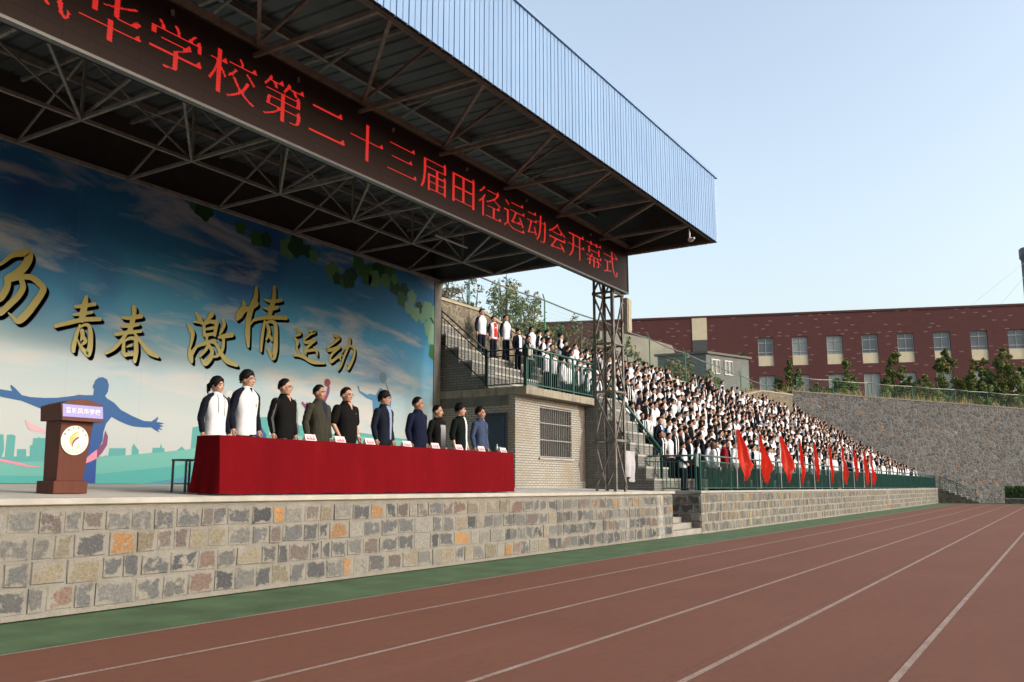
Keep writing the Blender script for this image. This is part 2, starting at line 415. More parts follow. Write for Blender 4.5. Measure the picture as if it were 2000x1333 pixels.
# ------------------------------------------------------------------ railings
M_rail = simple('green_rail_paint', (.010, .105, .080), .38, .2, 12, spec=.5)
M_rail2 = simple('dark_rail_paint', (.008, .035, .030), .45, .2, 12, spec=.4)
def railing(name, label, pts, h, mat, post=2.0, bal=.11, slope_bal=True, top_r=.03, base=.08, group=None, endposts=True):
    P = [Vector(p) for p in pts]
    t = thing(name, label, 'railing', P[0], group)
    for a, c in zip(P, P[1:]):
        d = c - a; L = d.length; n = max(1, round(L/post))
        b = MB(); b.limb([a + Vector((0, 0, h)), c + Vector((0, 0, h))], [top_r]*2, 8, cap=False); b.build('top_rail', mat, t, True)
        b = MB(); b.bar(a + Vector((0, 0, h-.17)), c + Vector((0, 0, h-.17)), .03); b.build('upper_rail', mat, t)
        b = MB(); b.bar(a + Vector((0, 0, base)), c + Vector((0, 0, base)), .03); b.build('lower_rail', mat, t)
        for i in range(n+1):
            if i == 0 and a is not P[0]: continue
            p = a + d*(i/n); b = MB(); b.bar(p, p + Vector((0, 0, h + (.06 if i in (0, n) else 0))), .05); b.build('post', mat, t)
        nb = int(Vector((d.x, d.y, 0)).length/bal); b = MB()
        for i in range(1, nb):
            p = a + d*(i/nb); b.bar(p + Vector((0, 0, base)), p + Vector((0, 0, h-.17)), .018)
        b.build('baluster_panel', mat, t)
    return t
railing('railing', 'long green steel railing along the front edge of the grandstand', [(25.3, 9.12, 1.215), (81.8, 9.12, 1.215)], 1.04, M_rail, 2.82, .115)
railing('railing', 'short green railing guarding the gap at the steps beside the stand', [(25.2, 9.22, 1.21), (25.2, 10.27, 1.21), (25.2, 11.45, 1.21)], 1.04, M_rail, 1.1, .125)
railing('railing', 'sloping green handrail down the steep aisle stair behind the steel tower', [(24.5, 12.16, 4.06), (25.2, 10.30, 1.40)], 1.06, M_rail, 2.9, .16, top_r=.04)
railing('railing', 'green railing along the front edge of the balcony slab', [(20.40, 12.17, 4.03), (24.48, 12.17, 4.03)], 1.07, M_rail, 1.36, .115)
railing('railing', 'dark railing across the stage side of the balcony slab', [(20.40, 12.22, 4.03), (20.40, 13.44, 4.03)], 1.04, M_rail2, 1.25, .115, top_r=.022)
railing('railing', 'dark sloping railing on the side stair next to the mural', [(20.40, 13.48, 4.10), (20.40, 15.05, 5.42)], 1.0, M_rail2, 1.9, .115, top_r=.022)
# floodlight fixed at the balcony corner
fl_ = thing('floodlight', 'small square floodlight with a pale lens on the balcony corner', 'floodlight', (20.37, 12.1, 4.95))
b = MB(); b.bbox(20.27, 20.46, 12.04, 12.11, 4.82, 5.06, .012); b.build('housing', simple('black_plastic', (.02, .02, .02), .5), fl_)
b = MB(); b.bbox(20.295, 20.435, 12.03, 12.0398, 4.85, 5.02, .003); b.build('lens', simple('floodlight_lens', (.55, .53, .40), .25), fl_)
b = MB(); b.bar((20.37, 12.1, 4.75), (20.37, 12.1, 4.82), .03); b.build('bracket', M_bars, fl_)
GLYPHS = {'yang':[[(7.514,4.905,0.037),(7.762,5.048,0.025),(7.932,5.231,0.038),(8.091,5.311,0.058),(8.21,5.338,0.078),(8.221,5.216,0.071),(8.129,5.036,0.071),(8.01,4.901,0.07),(7.911,4.82,0.07)],[(7.911,4.82,0.064),(8.129,4.901,0.045),(8.308,4.926,0.052),(8.45,4.855,0.059),(8.531,4.784,0.059),(8.515,4.694,0.059),(8.43,4.529,0.062),(8.303,4.311,0.065),(8.196,4.172,0.064),(8.129,4.125,0.045),(8.052,4.184,0.025),(7.971,4.243,0.01)],[(8.132,4.865,0.045),(8.175,4.727,0.052),(8.112,4.569,0.054),(7.975,4.387,0.054),(7.84,4.22,0.05),(7.753,4.17,0.025)],[(7.914,4.797,0.051),(7.903,4.662,0.057),(7.816,4.478,0.06),(7.689,4.372,0.037)],[(7.352,5.437,0.037),(7.403,4.905,0.062),(7.458,4.33,0.055),(7.356,4.37,0.018)],[(7.22,5.099,0.037),(7.375,5.194,0.043),(7.536,5.267,0.031)],[(7.233,4.521,0.03),(7.421,4.721,0.037),(7.554,4.842,0.019)]],'qing':[[(9.347,4.775,0.035),(9.329,4.649,0.059),(9.312,4.501,0.065),(9.296,4.343,0.059)],[(9.151,4.556,0.029),(9.326,4.604,0.035),(9.522,4.672,0.036)],[(9.13,4.406,0.026),(9.316,4.455,0.035),(9.482,4.51,0.024)],[(8.81,4.146,0.034),(9.004,4.225,0.038),(9.302,4.339,0.041),(9.51,4.384,0.042),(9.652,4.407,0.036)],[(9.265,4.233,0.02),(9.217,4.056,0.035),(9.181,3.854,0.044),(9.181,3.745,0.035)],[(9.268,4.195,0.018),(9.356,4.253,0.026),(9.439,4.244,0.038),(9.485,4.117,0.044),(9.498,3.897,0.053),(9.481,3.751,0.053),(9.46,3.715,0.041),(9.347,3.811,0.035),(9.283,3.89,0.023),(9.241,3.972,0.007)],[(9.314,4.136,0.041),(9.333,4.051,0.041),(9.306,3.959,0.015)],[(9.327,4.05,0.029),(9.399,3.961,0.038),(9.335,3.886,0.02)]],'chun':[[(10.338,4.741,0.059),(10.35,4.619,0.043),(10.322,4.451,0.053),(10.284,4.282,0.052)],[(10.103,4.509,0.025),(10.264,4.529,0.037),(10.505,4.608,0.047)],[(10.104,4.338,0.024),(10.301,4.387,0.04),(10.459,4.44,0.034)],[(9.99,4.17,0.033),(10.223,4.239,0.037),(10.522,4.312,0.031)],[(10.246,4.277,0.031),(10.123,4.074,0.037),(9.975,3.894,0.036),(9.813,3.777,0.017)],[(10.369,4.26,0.019),(10.545,4.099,0.041),(10.73,3.936,0.06),(10.937,3.862,0.029)],[(10.173,4.07,0.028),(10.177,3.864,0.043),(10.227,3.802,0.037)],[(10.186,4.072,0.021),(10.295,4.139,0.031),(10.41,4.15,0.04)],[(10.423,4.152,0.043),(10.449,3.911,0.05),(10.432,3.712,0.04)],[(10.239,3.964,0.012),(10.332,4.005,0.028)],[(10.219,3.812,0.037),(10.37,3.843,0.037)]],'ji':[[(11.76,4.89,0.019),(11.859,4.8,0.06),(11.926,4.704,0.045)],[(11.716,4.684,0.016),(11.933,4.712,0.038)],[(11.58,4.614,0.016),(11.678,4.517,0.063),(11.727,4.412,0.049),(11.674,4.11,0.019)],[(11.676,4.083,0.045),(11.711,3.948,0.063),(11.742,3.861,0.033)],[(11.723,4.005,0.045),(11.843,4.189,0.034),(12.033,4.264,0.03)],[(12.169,4.923,0.065),(12.09,4.809,0.042),(12.003,4.702,0.034)],[(11.986,4.692,0.038),(11.998,4.565,0.038),(12.011,4.453,0.038)],[(11.996,4.679,0.03),(12.137,4.759,0.038),(12.32,4.766,0.05)],[(12.312,4.758,0.05),(12.277,4.492,0.038)],[(12.037,4.578,0.027),(12.249,4.647,0.035)],[(12.02,4.454,0.034),(12.275,4.521,0.035)],[(12.081,4.435,0.034),(12.081,4.321,0.034)],[(11.883,4.222,0.023),(12.115,4.318,0.038),(12.286,4.364,0.038)],[(12.132,4.328,0.038),(12.09,4.18,0.038),(11.933,3.997,0.03)],[(12.136,4.264,0.034),(12.231,4.141,0.046),(12.19,3.979,0.057),(12.07,3.851,0.045),(11.97,3.952,0.017)],[(12.466,4.848,0.039),(12.508,4.745,0.043),(12.415,4.541,0.027)],[(12.376,4.456,0.023),(12.507,4.497,0.047),(12.729,4.566,0.055)],[(12.508,4.482,0.039),(12.507,4.235,0.039),(12.393,4.076,0.038),(12.249,4.015,0.017)],[(12.175,4.334,0.031),(12.316,4.31,0.038),(12.451,4.141,0.046),(12.631,3.99,0.066),(12.908,3.921,0.035)]],'qing2':[[(13.344,5.725,0.041),(13.34,5.486,0.069),(13.229,5.237,0.072),(13.163,4.923,0.072),(13.167,4.623,0.068),(13.201,4.38,0.036)],[(12.984,5.36,0.022),(13.027,5.217,0.076),(12.902,5.03,0.091),(12.852,4.933,0.043)],[(12.891,5.044,0.048),(13.126,5.211,0.048)],[(13.366,5.368,0.069),(13.21,5.234,0.056)],[(13.874,5.828,0.054),(13.877,5.569,0.062),(13.797,5.304,0.07),(13.757,5.127,0.049)],[(13.598,5.502,0.02),(13.816,5.495,0.045),(14.109,5.579,0.042)],[(13.57,5.309,0.02),(13.766,5.315,0.054),(13.996,5.386,0.042)],[(13.242,4.875,0.014),(13.335,4.989,0.032),(13.698,5.101,0.045),(14.277,5.189,0.05)],[(13.635,4.999,0.033),(13.585,4.684,0.047),(13.567,4.323,0.031)],[(13.686,4.976,0.033),(13.823,5.029,0.037),(13.958,4.972,0.058),(13.987,4.665,0.062),(13.982,4.401,0.074),(13.932,4.209,0.058),(13.803,4.347,0.041),(13.688,4.454,0.01)],[(13.73,4.906,0.049),(13.778,4.774,0.049),(13.708,4.61,0.031)],[(13.76,4.74,0.037),(13.868,4.617,0.041)]],'yun':[[(14.604,4.992,0.022),(14.706,4.939,0.053),(14.724,4.884,0.045),(14.586,4.804,0.012)],[(14.561,4.755,0.033),(14.664,4.67,0.048),(14.642,4.552,0.028),(14.735,4.417,0.031)],[(14.558,4.345,0.022),(14.723,4.374,0.042),(14.896,4.343,0.042),(15.191,4.273,0.054),(15.571,4.286,0.029)],[(15.024,4.998,0.028),(15.226,5.017,0.049),(15.069,4.919,0.028),(14.887,4.775,0.024),(14.861,4.724,0.034),(14.963,4.712,0.04),(15.223,4.796,0.046)],[(15.223,4.791,0.034),(15.054,4.65,0.034),(14.922,4.526,0.042),(14.949,4.434,0.025)],[(14.974,4.506,0.034),(15.147,4.55,0.037),(15.264,4.566,0.029)],[(15.202,4.627,0.023),(15.295,4.554,0.043),(15.33,4.44,0.022)]],'dong':[[(15.867,5.014,0.025),(16.041,4.995,0.068),(15.921,4.856,0.035),(15.712,4.696,0.023),(15.669,4.619,0.041),(15.883,4.669,0.047),(16.084,4.757,0.047)],[(16.084,4.746,0.041),(15.902,4.6,0.035),(15.77,4.452,0.036),(15.805,4.353,0.044),(15.972,4.45,0.035),(16.126,4.535,0.033)],[(16.093,4.559,0.03),(16.146,4.438,0.027)],[(16.458,5.033,0.029),(16.448,4.885,0.031),(16.373,4.74,0.036),(16.269,4.548,0.036),(16.154,4.278,0.025),(16.049,4.145,0.007)],[(16.185,4.626,0.017),(16.292,4.751,0.024),(16.467,4.831,0.03),(16.617,4.784,0.042),(16.638,4.673,0.041),(16.58,4.497,0.043),(16.458,4.291,0.043),(16.396,4.24,0.03),(16.325,4.376,0.015)]]}
MURAL = {'man':[(7.901,2.836),(7.96,2.942),(8.052,2.935),(8.161,2.929),(8.121,3.02),(8.144,3.03),(8.219,2.974),(8.331,2.874),(8.484,2.855),(8.729,2.86),(8.961,2.883),(9.267,2.944),(9.353,2.972),(9.478,2.974),(9.639,2.988),(9.648,3.108),(9.62,3.114),(9.616,3.165),(9.637,3.192),(9.653,3.262),(9.722,3.321),(9.804,3.338),(9.892,3.304),(9.937,3.205),(9.929,3.083),(9.88,2.992),(9.92,2.953),(10.078,2.88),(10.222,2.76),(10.465,2.664),(10.731,2.584),(10.895,2.585),(10.974,2.635),(11.033,2.684),(11.045,2.658),(11.009,2.583),(11.168,2.571),(11.179,2.558),(11.076,2.53),(11.183,2.507),(11.08,2.479),(11.168,2.434),(11.051,2.442),(11.098,2.381),(10.99,2.421),(10.904,2.469),(10.741,2.46),(10.52,2.465),(10.38,2.492),(10.201,2.551),(10.042,2.618),(9.94,2.483),(9.897,2.328),(9.893,2.158),(9.813,2.003),(9.8,1.836),(9.81,1.395),(9.059,1.392),(9.044,1.944),(8.982,2.264),(8.937,2.585),(8.562,2.71),(8.332,2.779),(8.018,2.812)],'rib1':[(9.932,2.364),(9.997,2.248),(9.991,2.095),(9.91,1.956),(9.808,1.844),(9.795,2.003),(9.896,2.125),(9.914,2.244)],'rib2':[(9.808,1.844),(9.686,1.783),(9.565,1.739),(9.576,1.821),(9.709,1.941),(9.795,2.003)],'rib3':[(8.421,2.463),(8.526,2.398),(8.735,2.331),(9.016,2.266),(9.022,2.193),(8.741,2.268),(8.503,2.295)],'rib4':[(7.977,1.795),(8.068,1.79),(8.38,1.736),(8.59,1.686),(8.736,1.678),(8.737,1.666),(8.544,1.665),(8.305,1.704),(8.072,1.747),(7.98,1.757)],'sky':[(7.589,2.17),(8.09,2.195),(8.095,2.142),(8.122,1.944),(8.095,1.821),(8.14,1.822),(8.144,2.19),(8.228,2.202),(8.292,2.182),(8.294,2.074),(8.293,1.834),(8.34,1.836),(8.336,1.959),(8.493,1.965),(8.505,1.84),(8.56,1.85),(8.551,2.03),(8.59,2.039),(8.596,2.157),(8.677,2.161),(8.69,2.193),(8.709,2.163),(8.99,2.176),(9.019,1.847),(9.934,1.881),(9.988,1.908),(10.027,1.884),(10.043,2.037),(10.386,2.05),(10.387,1.911),(10.513,1.933),(10.511,2.08),(10.555,2.143),(10.6,2.084),(10.664,2.025),(10.671,1.946),(10.962,1.982),(10.965,2.08),(11.131,2.086),(11.145,2.176),(11.183,2.088),(11.237,2.072),(11.242,2.009),(11.465,2.034),(11.532,2.049),(11.635,2.134),(11.727,2.055),(11.849,2.08),(11.867,2.526),(12.067,2.569),(12.124,2.121),(12.586,2.245),(13.624,2.457),(13.644,2.853),(13.882,2.869),(13.936,2.472),(14.692,2.627),(14.734,2.748),(14.963,2.737),(15.106,2.53),(16.886,2.682),(18.735,2.599),(19.642,2.583),(20.457,2.618),(20.484,1.391),(7.665,1.387)],'hill':[(7.633,1.719),(8.072,1.741),(8.778,1.758),(9.716,1.858),(10.513,1.927),(11.465,2.025),(12.588,2.213),(14.461,2.475),(16.89,2.592),(20.46,2.502),(20.484,1.391),(7.665,1.387)],'low':[(7.652,1.513),(8.8,1.517),(9.923,1.57),(10.684,1.65),(11.487,1.735),(12.608,1.926),(16.911,2.107),(20.468,2.14),(20.484,1.391),(7.665,1.387)],'wave':[(10.686,1.363),(11.107,1.434),(11.505,1.491),(12.626,1.66),(20.471,1.995),(20.484,1.391)],'bad':[(16.783,3.834),(16.836,3.864),(16.896,3.735),(17.1,3.68),(17.174,3.662),(17.285,3.696),(17.512,3.679),(17.584,3.773),(17.676,3.882),(17.773,3.866),(17.815,3.794),(17.97,3.821),(18.131,3.746),(18.155,3.62),(18.106,3.336),(18.081,2.928),(17.466,2.893),(17.411,3.334),(17.385,3.531),(17.141,3.572),(16.88,3.685)],'racket':[(17.93,4.174),(17.924,4.127),(17.903,4.082),(17.871,4.047),(17.829,4.023),(17.783,4.015),(17.738,4.022),(17.699,4.044),(17.67,4.079),(17.653,4.122),(17.652,4.169),(17.665,4.215),(17.691,4.256),(17.729,4.286),(17.773,4.303),(17.819,4.304),(17.862,4.289),(17.897,4.26),(17.921,4.221)],'handle':[(17.876,4.041),(17.907,4.049),(18.058,3.791),(18.027,3.775)],'ball':[(15.817,3.833),(15.809,3.792),(15.785,3.756),(15.748,3.731),(15.704,3.723),(15.662,3.732),(15.628,3.756),(15.609,3.792),(15.606,3.833),(15.622,3.873),(15.654,3.904),(15.695,3.921),(15.739,3.921),(15.778,3.904),(15.805,3.873)],'ballarm':[(15.732,3.75),(15.804,3.732),(15.793,3.581),(15.68,3.359),(15.55,3.164),(15.778,2.809),(15.796,2.441),(15.047,2.408),(15.084,2.949),(15.009,3.124),(14.869,3.257),(14.899,3.308),(15.002,3.244),(15.065,3.309),(15.142,3.134),(15.314,3.073),(15.509,3.284),(15.672,3.52)],'soccer':[(12.89,3.221),(12.885,3.165),(12.864,3.115),(12.83,3.078),(12.787,3.059),(12.742,3.061),(12.7,3.082),(12.667,3.121),(12.648,3.172),(12.644,3.228),(12.657,3.281),(12.684,3.325),(12.723,3.354),(12.767,3.363),(12.812,3.352),(12.851,3.321),(12.878,3.275)],'soccerspot':[(12.737,3.23),(12.794,3.202),(12.785,3.135),(12.717,3.129),(12.699,3.193)],'bluefig':[(13.472,2.561),(13.527,2.845),(13.655,2.684),(13.846,2.468),(13.854,2.332),(13.487,2.316)],'leafpos':[(11.652,7.166),(11.852,7.131),(12.83,6.988),(13.279,6.863),(13.582,6.877),(14.214,6.845),(14.536,6.958),(14.874,6.936),(15.085,6.857),(15.773,6.62),(15.928,6.456),(16.191,6.416),(16.336,6.539),(16.521,6.71),(16.808,6.866),(17.146,6.91),(17.512,7.029),(17.357,6.746),(17.773,6.788),(18.156,6.908),(18.207,6.676),(18.605,6.71),(18.503,6.403),(18.95,6.558),(18.845,6.248),(19.259,6.32),(19.662,6.316),(19.432,6.026),(19.913,5.985),(19.748,5.781),(20.091,5.714),(19.876,5.503),(20.199,5.31),(20.008,5.106),(20.256,4.989),(17.934,7.076),(16.702,7.02),(17.034,6.681),(19.126,6.078),(20.03,6.229),(20.186,5.878)]}
# ------------------------------------------------------------------ roof
RX0, RX1, RY0, RY1, RZ0, RZ1 = -14.0, 20.30, 6.66, 15.2, 7.20, 8.83
M_fascia = NT('blue_sheet'); M_fascia.k = .55
_f = M_fascia.noise(.5, 4); _g = M_fascia.noise(4, 4, .6, vec=M_fascia.scale(None, 3, 3, .3))
_c = M_fascia.ramp(_f, [(.3, (.235, .405, .69)), (.7, (.285, .465, .76))]); _c = M_fascia.mix(M_fascia.math('MULTIPLY', M_fascia.mapr(_g, .5, .75), .25), _c, (.50, .58, .68))
_s = M_fascia.sep(); _w = M_fascia.n('ShaderNodeTexWhiteNoise', noise_dimensions='1D'); M_fascia.put(_w.inputs['W'], M_fascia.math('FLOOR', M_fascia.math('MULTIPLY', M_fascia.math('ADD', _s[0], M_fascia.math('MULTIPLY', _s[1], .77)), 1.0)))
_c = M_fascia.mix(M_fascia.math('MULTIPLY', _w.outputs['Value'], .16), _c, (.17, .27, .48)); _c = M_fascia.mix(M_fascia.math('MULTIPLY', M_fascia.mapr(M_fascia.noise(2.2, 5, .7, vec=M_fascia.scale(None, 2, 2, .15)), .60, .8), .30), _c, (.36, .33, .30))
M_fascia = M_fascia.done(_c, .45, 0, .35)
M_deck = simple('grey_deck_sheet', (.115, .135, .14), .55, .2, 2)
M_steel = simple('brown_primer_steel', (.19, .175, .155), .6, .25, 8, spec=.3, k=.9)
M_steel2 = simple('rusty_edge_steel', (.15, .115, .095), .7, .3, 6)
roof = thing('stage_roof', 'blue sheet metal canopy over the stage with an open steel truss underside', 'roof', (3, 11, 7.2))
def corr(p0, p1, z0, z1, nrm, pitch=.25, dep=.03):
    # ribbed sheet from p0 to p1 (x,y), outward normal nrm
    b = MB(); a = Vector((*p0, 0)); c = Vector((*p1, 0)); L = (c-a).length; d = (c-a)/L; n = Vector((*nrm, 0)); k = int(L/pitch)
    prof = [(0, 0), (.42, 0), (.445, -.012), (.475, -.012), (.50, 0), (.90, 0), (.92, -dep), (.975, -dep), (1.0, 0)]
    pts = []
    for i in range(k):
        for (u, h) in prof[:-1]: pts.append(a + d*(pitch*(i+u)) + n*h)
    pts.append(c)
    for p, q in zip(pts, pts[1:]): b.quad((p.x, p.y, z0), (q.x, q.y, z0), (q.x, q.y, z1), (p.x, p.y, z1))
    return b
corr((RX0, RY0), (RX1, RY0), RZ0, RZ1, (0, -1)).build('front_fascia', M_fascia, roof)
corr((RX1, RY0), (RX1, RY1), RZ0, RZ1, (1, 0)).build('end_fascia', M_fascia, roof)
b = MB(); b.box(RX0, RX1 - .03, RY0 + .035, RY0 + .05, RZ0 + .02, RZ1 - .02); b.box(RX1 - .05, RX1 - .035, RY0 + .06, RY1, RZ0 + .02, RZ1 - .02); b.build('fascia_backing', M_deck, roof)
b = MB(); b.box(RX0, RX1 + .05, RY0 - .035, RY0 + .03, RZ1, RZ1 + .05); b.box(RX1 - .02, RX1 + .05, RY0 + .03, RY1, RZ1, RZ1 + .05); b.build('cap_flashing', M_fascia, roof)
# deck: ribs running front to back
b = MB()
x = RX0
while x < RX1 - .1:
    x2 = min(x + .33, RX1 - .06)
    b.quad((x, RY0+.06, 8.50), (x, RY1, 8.56), (x2 - .07, RY1, 8.56), (x2 - .07, RY0+.06, 8.50))
    b.quad((x2 - .07, RY0+.06, 8.50), (x2 - .07, RY1, 8.56), (x2 - .05, RY1, 8.60), (x2 - .05, RY0+.06, 8.54))
    b.quad((x2 - .05, RY0+.06, 8.54), (x2 - .05, RY1, 8.60), (x2 - .02, RY1, 8.60), (x2 - .02, RY0+.06, 8.54))
    b.quad((x2 - .02, RY0+.06, 8.54), (x2 - .02, RY1, 8.60), (x2, RY1, 8.56), (x2, RY0+.06, 8.50))
    x = x2
b.quad((RX0, RY0, 8.66), (RX1, RY0, 8.66), (RX1, RY1, 8.70), (RX0, RY1, 8.70))
b.build('roof_deck', M_deck, roof)
for y in (7.35, 8.15, 9.9, 10.9, 12.0, 13.1, 14.2):
    b = MB(); b.box(RX0, RX1 - .06, y - .035, y + .035, 8.36, 8.48); b.build('purlin', M_steel, roof)
b = MB(); b.box(RX0, RX1, RY1, RY1 + .12, 7.2, 8.7); b.box(RX0 - .1, RX0 - .002, RY0, RY1, 7.2, 8.7); b.build('back_wall', simple('back_sheet', (.06, .055, .05), .9), roof)
for y, z, a in ((RY0 + .10, 7.235, .07), (8.98, 7.40, .08), (13.1, 7.24, .06), (14.95, 7.24, .07)):
    b = MB(); b.bar((RX0, y, z), (RX1 - .06, y, z), a); b.build('bottom_chord', M_steel2 if y < 7 else M_steel, roof)
b = MB(); b.bar((RX1 - .10, RY0 + .06, 7.24), (RX1 - .10, RY1, 7.24), .08); b.build('end_beam', M_steel2, roof)
YN = [6.78, 8.98, 11.05, 13.10, 14.95]
X_ = 18.68
while X_ > RX0:
    b = MB()
    b.bar((X_, 6.78, 7.24), (X_, 14.95, 7.24), .055); b.bar((X_, 6.75, 8.40), (X_, 15.0, 8.40), .06)
    b.bar((X_, 8.98, 7.40), (X_, 6.8, 8.32), .045); b.bar((X_, 13.1, 7.26), (X_, 9.3, 8.36), .04)
    b.bar((X_, 13.1, 7.26), (X_, 13.1, 8.38), .045)
    b.bar((X_, 11.05, 7.26), (X_, 11.05, 8.38), .04); b.bar((X_, 13.1, 7.26), (X_ - 2.17, 13.1, 8.36), .03); b.bar((X_, 14.95, 7.26), (X_, 13.1, 8.36), .035)
    b.build('roof_truss', M_steel, roof)
    b = MB(); b.bar((X_, 13.10, 7.22), (X_ - 3.55, 9.0, 7.22), .042); b.build('bracing', M_steel, roof)
    b = MB(); b.bar((X_, 8.98, 7.36), (X_ - 1.95, 6.80, 7.25), .05); b.build('bracing', M_steel, roof)
    X_ -= 2.17
b = MB(); b.bar((20.2, 13.1, 7.22), (18.1, 9.0, 7.22), .042); b.bar((20.2, 8.98, 7.36), (18.7, 6.80, 7.25), .05); b.bar((20.2, 8.98, 7.36), (19.4, 6.80, 7.6), .04); b.build('bracing', M_steel, roof)
b = MB(); b.box(19.98, 20.30, 14.98, 15.30, fl(15) + .0, 7.2); b.build('corner_column', M_concd, roof)
# tube lamp hung under the trusses, unlit
tl = thing('tube_lamp', 'thin unlit white tube lamp hanging under the dark roof trusses', 'lamp', (16.6, 11.6, 7.1))
b = MB(); b.bar((16.0, 12.0, 7.14), (17.3, 12.0, 7.14), .035); b.build('tube', simple('white_enamel', (.75, .75, .72), .4), tl)
for hx_ in (16.2, 17.1): b = MB(); b.bar((hx_, 12.0, 7.17), (hx_, 12.0, 8.38), .008); b.build('hanger', M_steel, tl)
# security camera hung from the roof edge
cm = thing('security_camera', 'white dome security camera on a thin arm under the roof corner', 'camera', (18.85, 6.9, 7.0))
M_white = simple('white_plastic', (.72, .72, .70), .4, .05)
b = MB(); b.limb([(18.85, 6.86, 7.20), (18.83, 6.84, 7.10), (18.82, 6.84, 6.98)], [.02]*3, 8); b.build('arm', M_white, cm, True)
b = MB(); b.loft([(18.83, 6.82, 6.89, .03, .03), (18.83, 6.82, 6.91, .06, .06), (18.83, 6.82, 6.95, .075, .075), (18.83, 6.82, 6.985, .05, .05)], 14); b.build('dome', M_white, cm, True)
b = MB(); b.limb([(18.80, 6.80, 6.93), (18.70, 6.70, 6.92)], [.035, .035], 10); b.build('lens_tube', M_white, cm, True)

# ------------------------------------------------------------------ LED board
led = thing('scoreboard', 'long dark display board with a line of glowing red characters under the roof', 'display board', (10, 9.1, 6.2))
def led_mat():
    m = NT('led_face'); x = m.sep()
    ln = m.math('FRACT', m.math('MULTIPLY', x[2], 6.25)); vx = m.math('FRACT', m.math('MULTIPLY', x[0], 3.125))
    k = m.math('MAXIMUM', m.math('LESS_THAN', ln, .035), m.math('LESS_THAN', vx, .012))
    rows = m.math('FRACT', m.math('MULTIPLY', x[2], 40.))
    c = m.mix(m.math('GREATER_THAN', rows, .5), (.042, .024, .025), (.034, .019, .020)); c = m.mix(k, c, (.015, .012, .012))
    return m.done(c, .6, 0, .12)
b = MB(); b.box(.8, 20.27, 9.065, 9.13, 6.225, 7.36); b.build('panel', led_mat(), led)
M_lf = simple('led_trim', (.16, .155, .15), .4, .1, 10, metal=.4)
b = MB(); b.box(.78, 20.29, 9.04, 9.14, 6.185, 6.224); b.box(.78, 20.29, 9.04, 9.14, 7.361, 7.40); b.box(20.271, 20.29, 9.04, 9.14, 6.225, 7.36); b.build('frame', M_lf, led)
b = MB(); b.box(.78, 20.29, 9.141, 9.16, 6.18, 7.5); b.build('back_cover', simple('led_back', (.02, .02, .02), .8), led)
M_red = emis('led_red', (1.0, .030, .026), .31)
def glyph_tris(ch):
    c = bpy.data.curves.new('glyph', 'FONT'); c.body = ch; c.resolution_u = 4
    o = bpy.data.objects.new('glyph', c); COL.objects.link(o)
    dg = bpy.context.evaluated_depsgraph_get(); me = bpy.data.meshes.new_from_object(o.evaluated_get(dg))
    me.calc_loop_triangles(); V = np.array([v.co[:2] for v in me.vertices]); T = np.array([t.vertices[:] for t in me.loop_triangles])
    bpy.data.objects.remove(o); bpy.data.curves.remove(c); bpy.data.meshes.remove(me)
    return V, T
def raster(ch, nx, ny):
    V, T = glyph_tris(ch); g = np.zeros((ny, nx), bool)
    for t in T:
        p = (V[t] - np.array([0.0, -.11]))*np.array([nx, ny/1.0])
        x0, x1 = int(max(0, p[:, 0].min() - 1)), int(min(nx, p[:, 0].max() + 2)); y0, y1 = int(max(0, p[:, 1].min() - 1)), int(min(ny, p[:, 1].max() + 2))
        if x1 <= x0 or y1 <= y0: continue
        X, Y = np.meshgrid(np.arange(x0, x1) + .5, np.arange(y0, y1) + .5)
        def e(a, c): return (X - a[0])*(c[1] - a[1]) - (Y - a[1])*(c[0] - a[0])
        a, c, d = e(p[0], p[1]), e(p[1], p[2]), e(p[2], p[0])
        g[y0:y1, x0:x1] |= ((a >= 0) & (c >= 0) & (d >= 0)) | ((a <= 0) & (c <= 0) & (d <= 0))
    return g
def song(g):
    # thin horizontals, full verticals and a small wedge at the right end of each horizontal stroke
    ny, nx = g.shape
    er = g.copy()
    for s in (1, 2): er &= np.roll(g, s, 0)
    out = g & er
    up = np.roll(g, -1, 0) ; iso = out.copy()
    for y in range(ny):
        x = 0
        while x < nx:
            if out[y, x]:
                x1 = x
                while x1 < nx and out[y, x1]: x1 += 1
                if x1 - x > nx*.26 and y + 1 < ny and not out[min(ny-1, y+1), x + 2:x1 - 2].all():
                    above = out[min(ny-1, y+1), x:x1].mean()
                    if above < .35:
                        for h in range(1, 5):
                            for k in range(h//2, 7 - h):
                                xx = x1 - 1 - k
                                if 0 <= xx < nx and y + h < ny: out[y+h, xx] = True
                x = x1
            else: x += 1
    return out
TXT = '晋城凤华学校第二十三届田径运动会开幕式'
for i, ch in enumerate(TXT):
    x0 = 19.72 - .905*(len(TXT) - i)
    nx, ny = 64, 46; g = song(raster(ch, nx, ny)); cw, chh = .88/nx, .68/ny
    b = MB()
    for y in range(ny):
        x = 0
        while x < nx:
            if g[y, x]:
                x1 = x
                while x1 < nx and g[y, x1]: x1 += 1
                za = 6.437 + y*chh; sh = cw*.45*(1 if y % 3 == 0 else 0)
                b.quad((x0 + x*cw + sh, 9.058, za), (x0 + x1*cw + sh, 9.058, za), (x0 + x1*cw + sh, 9.058, za + chh*.86), (x0 + x*cw + sh, 9.058, za + chh*.86))
                x = x1
            else: x += 1
    if b.v: b.build('lit_character', M_red, led)

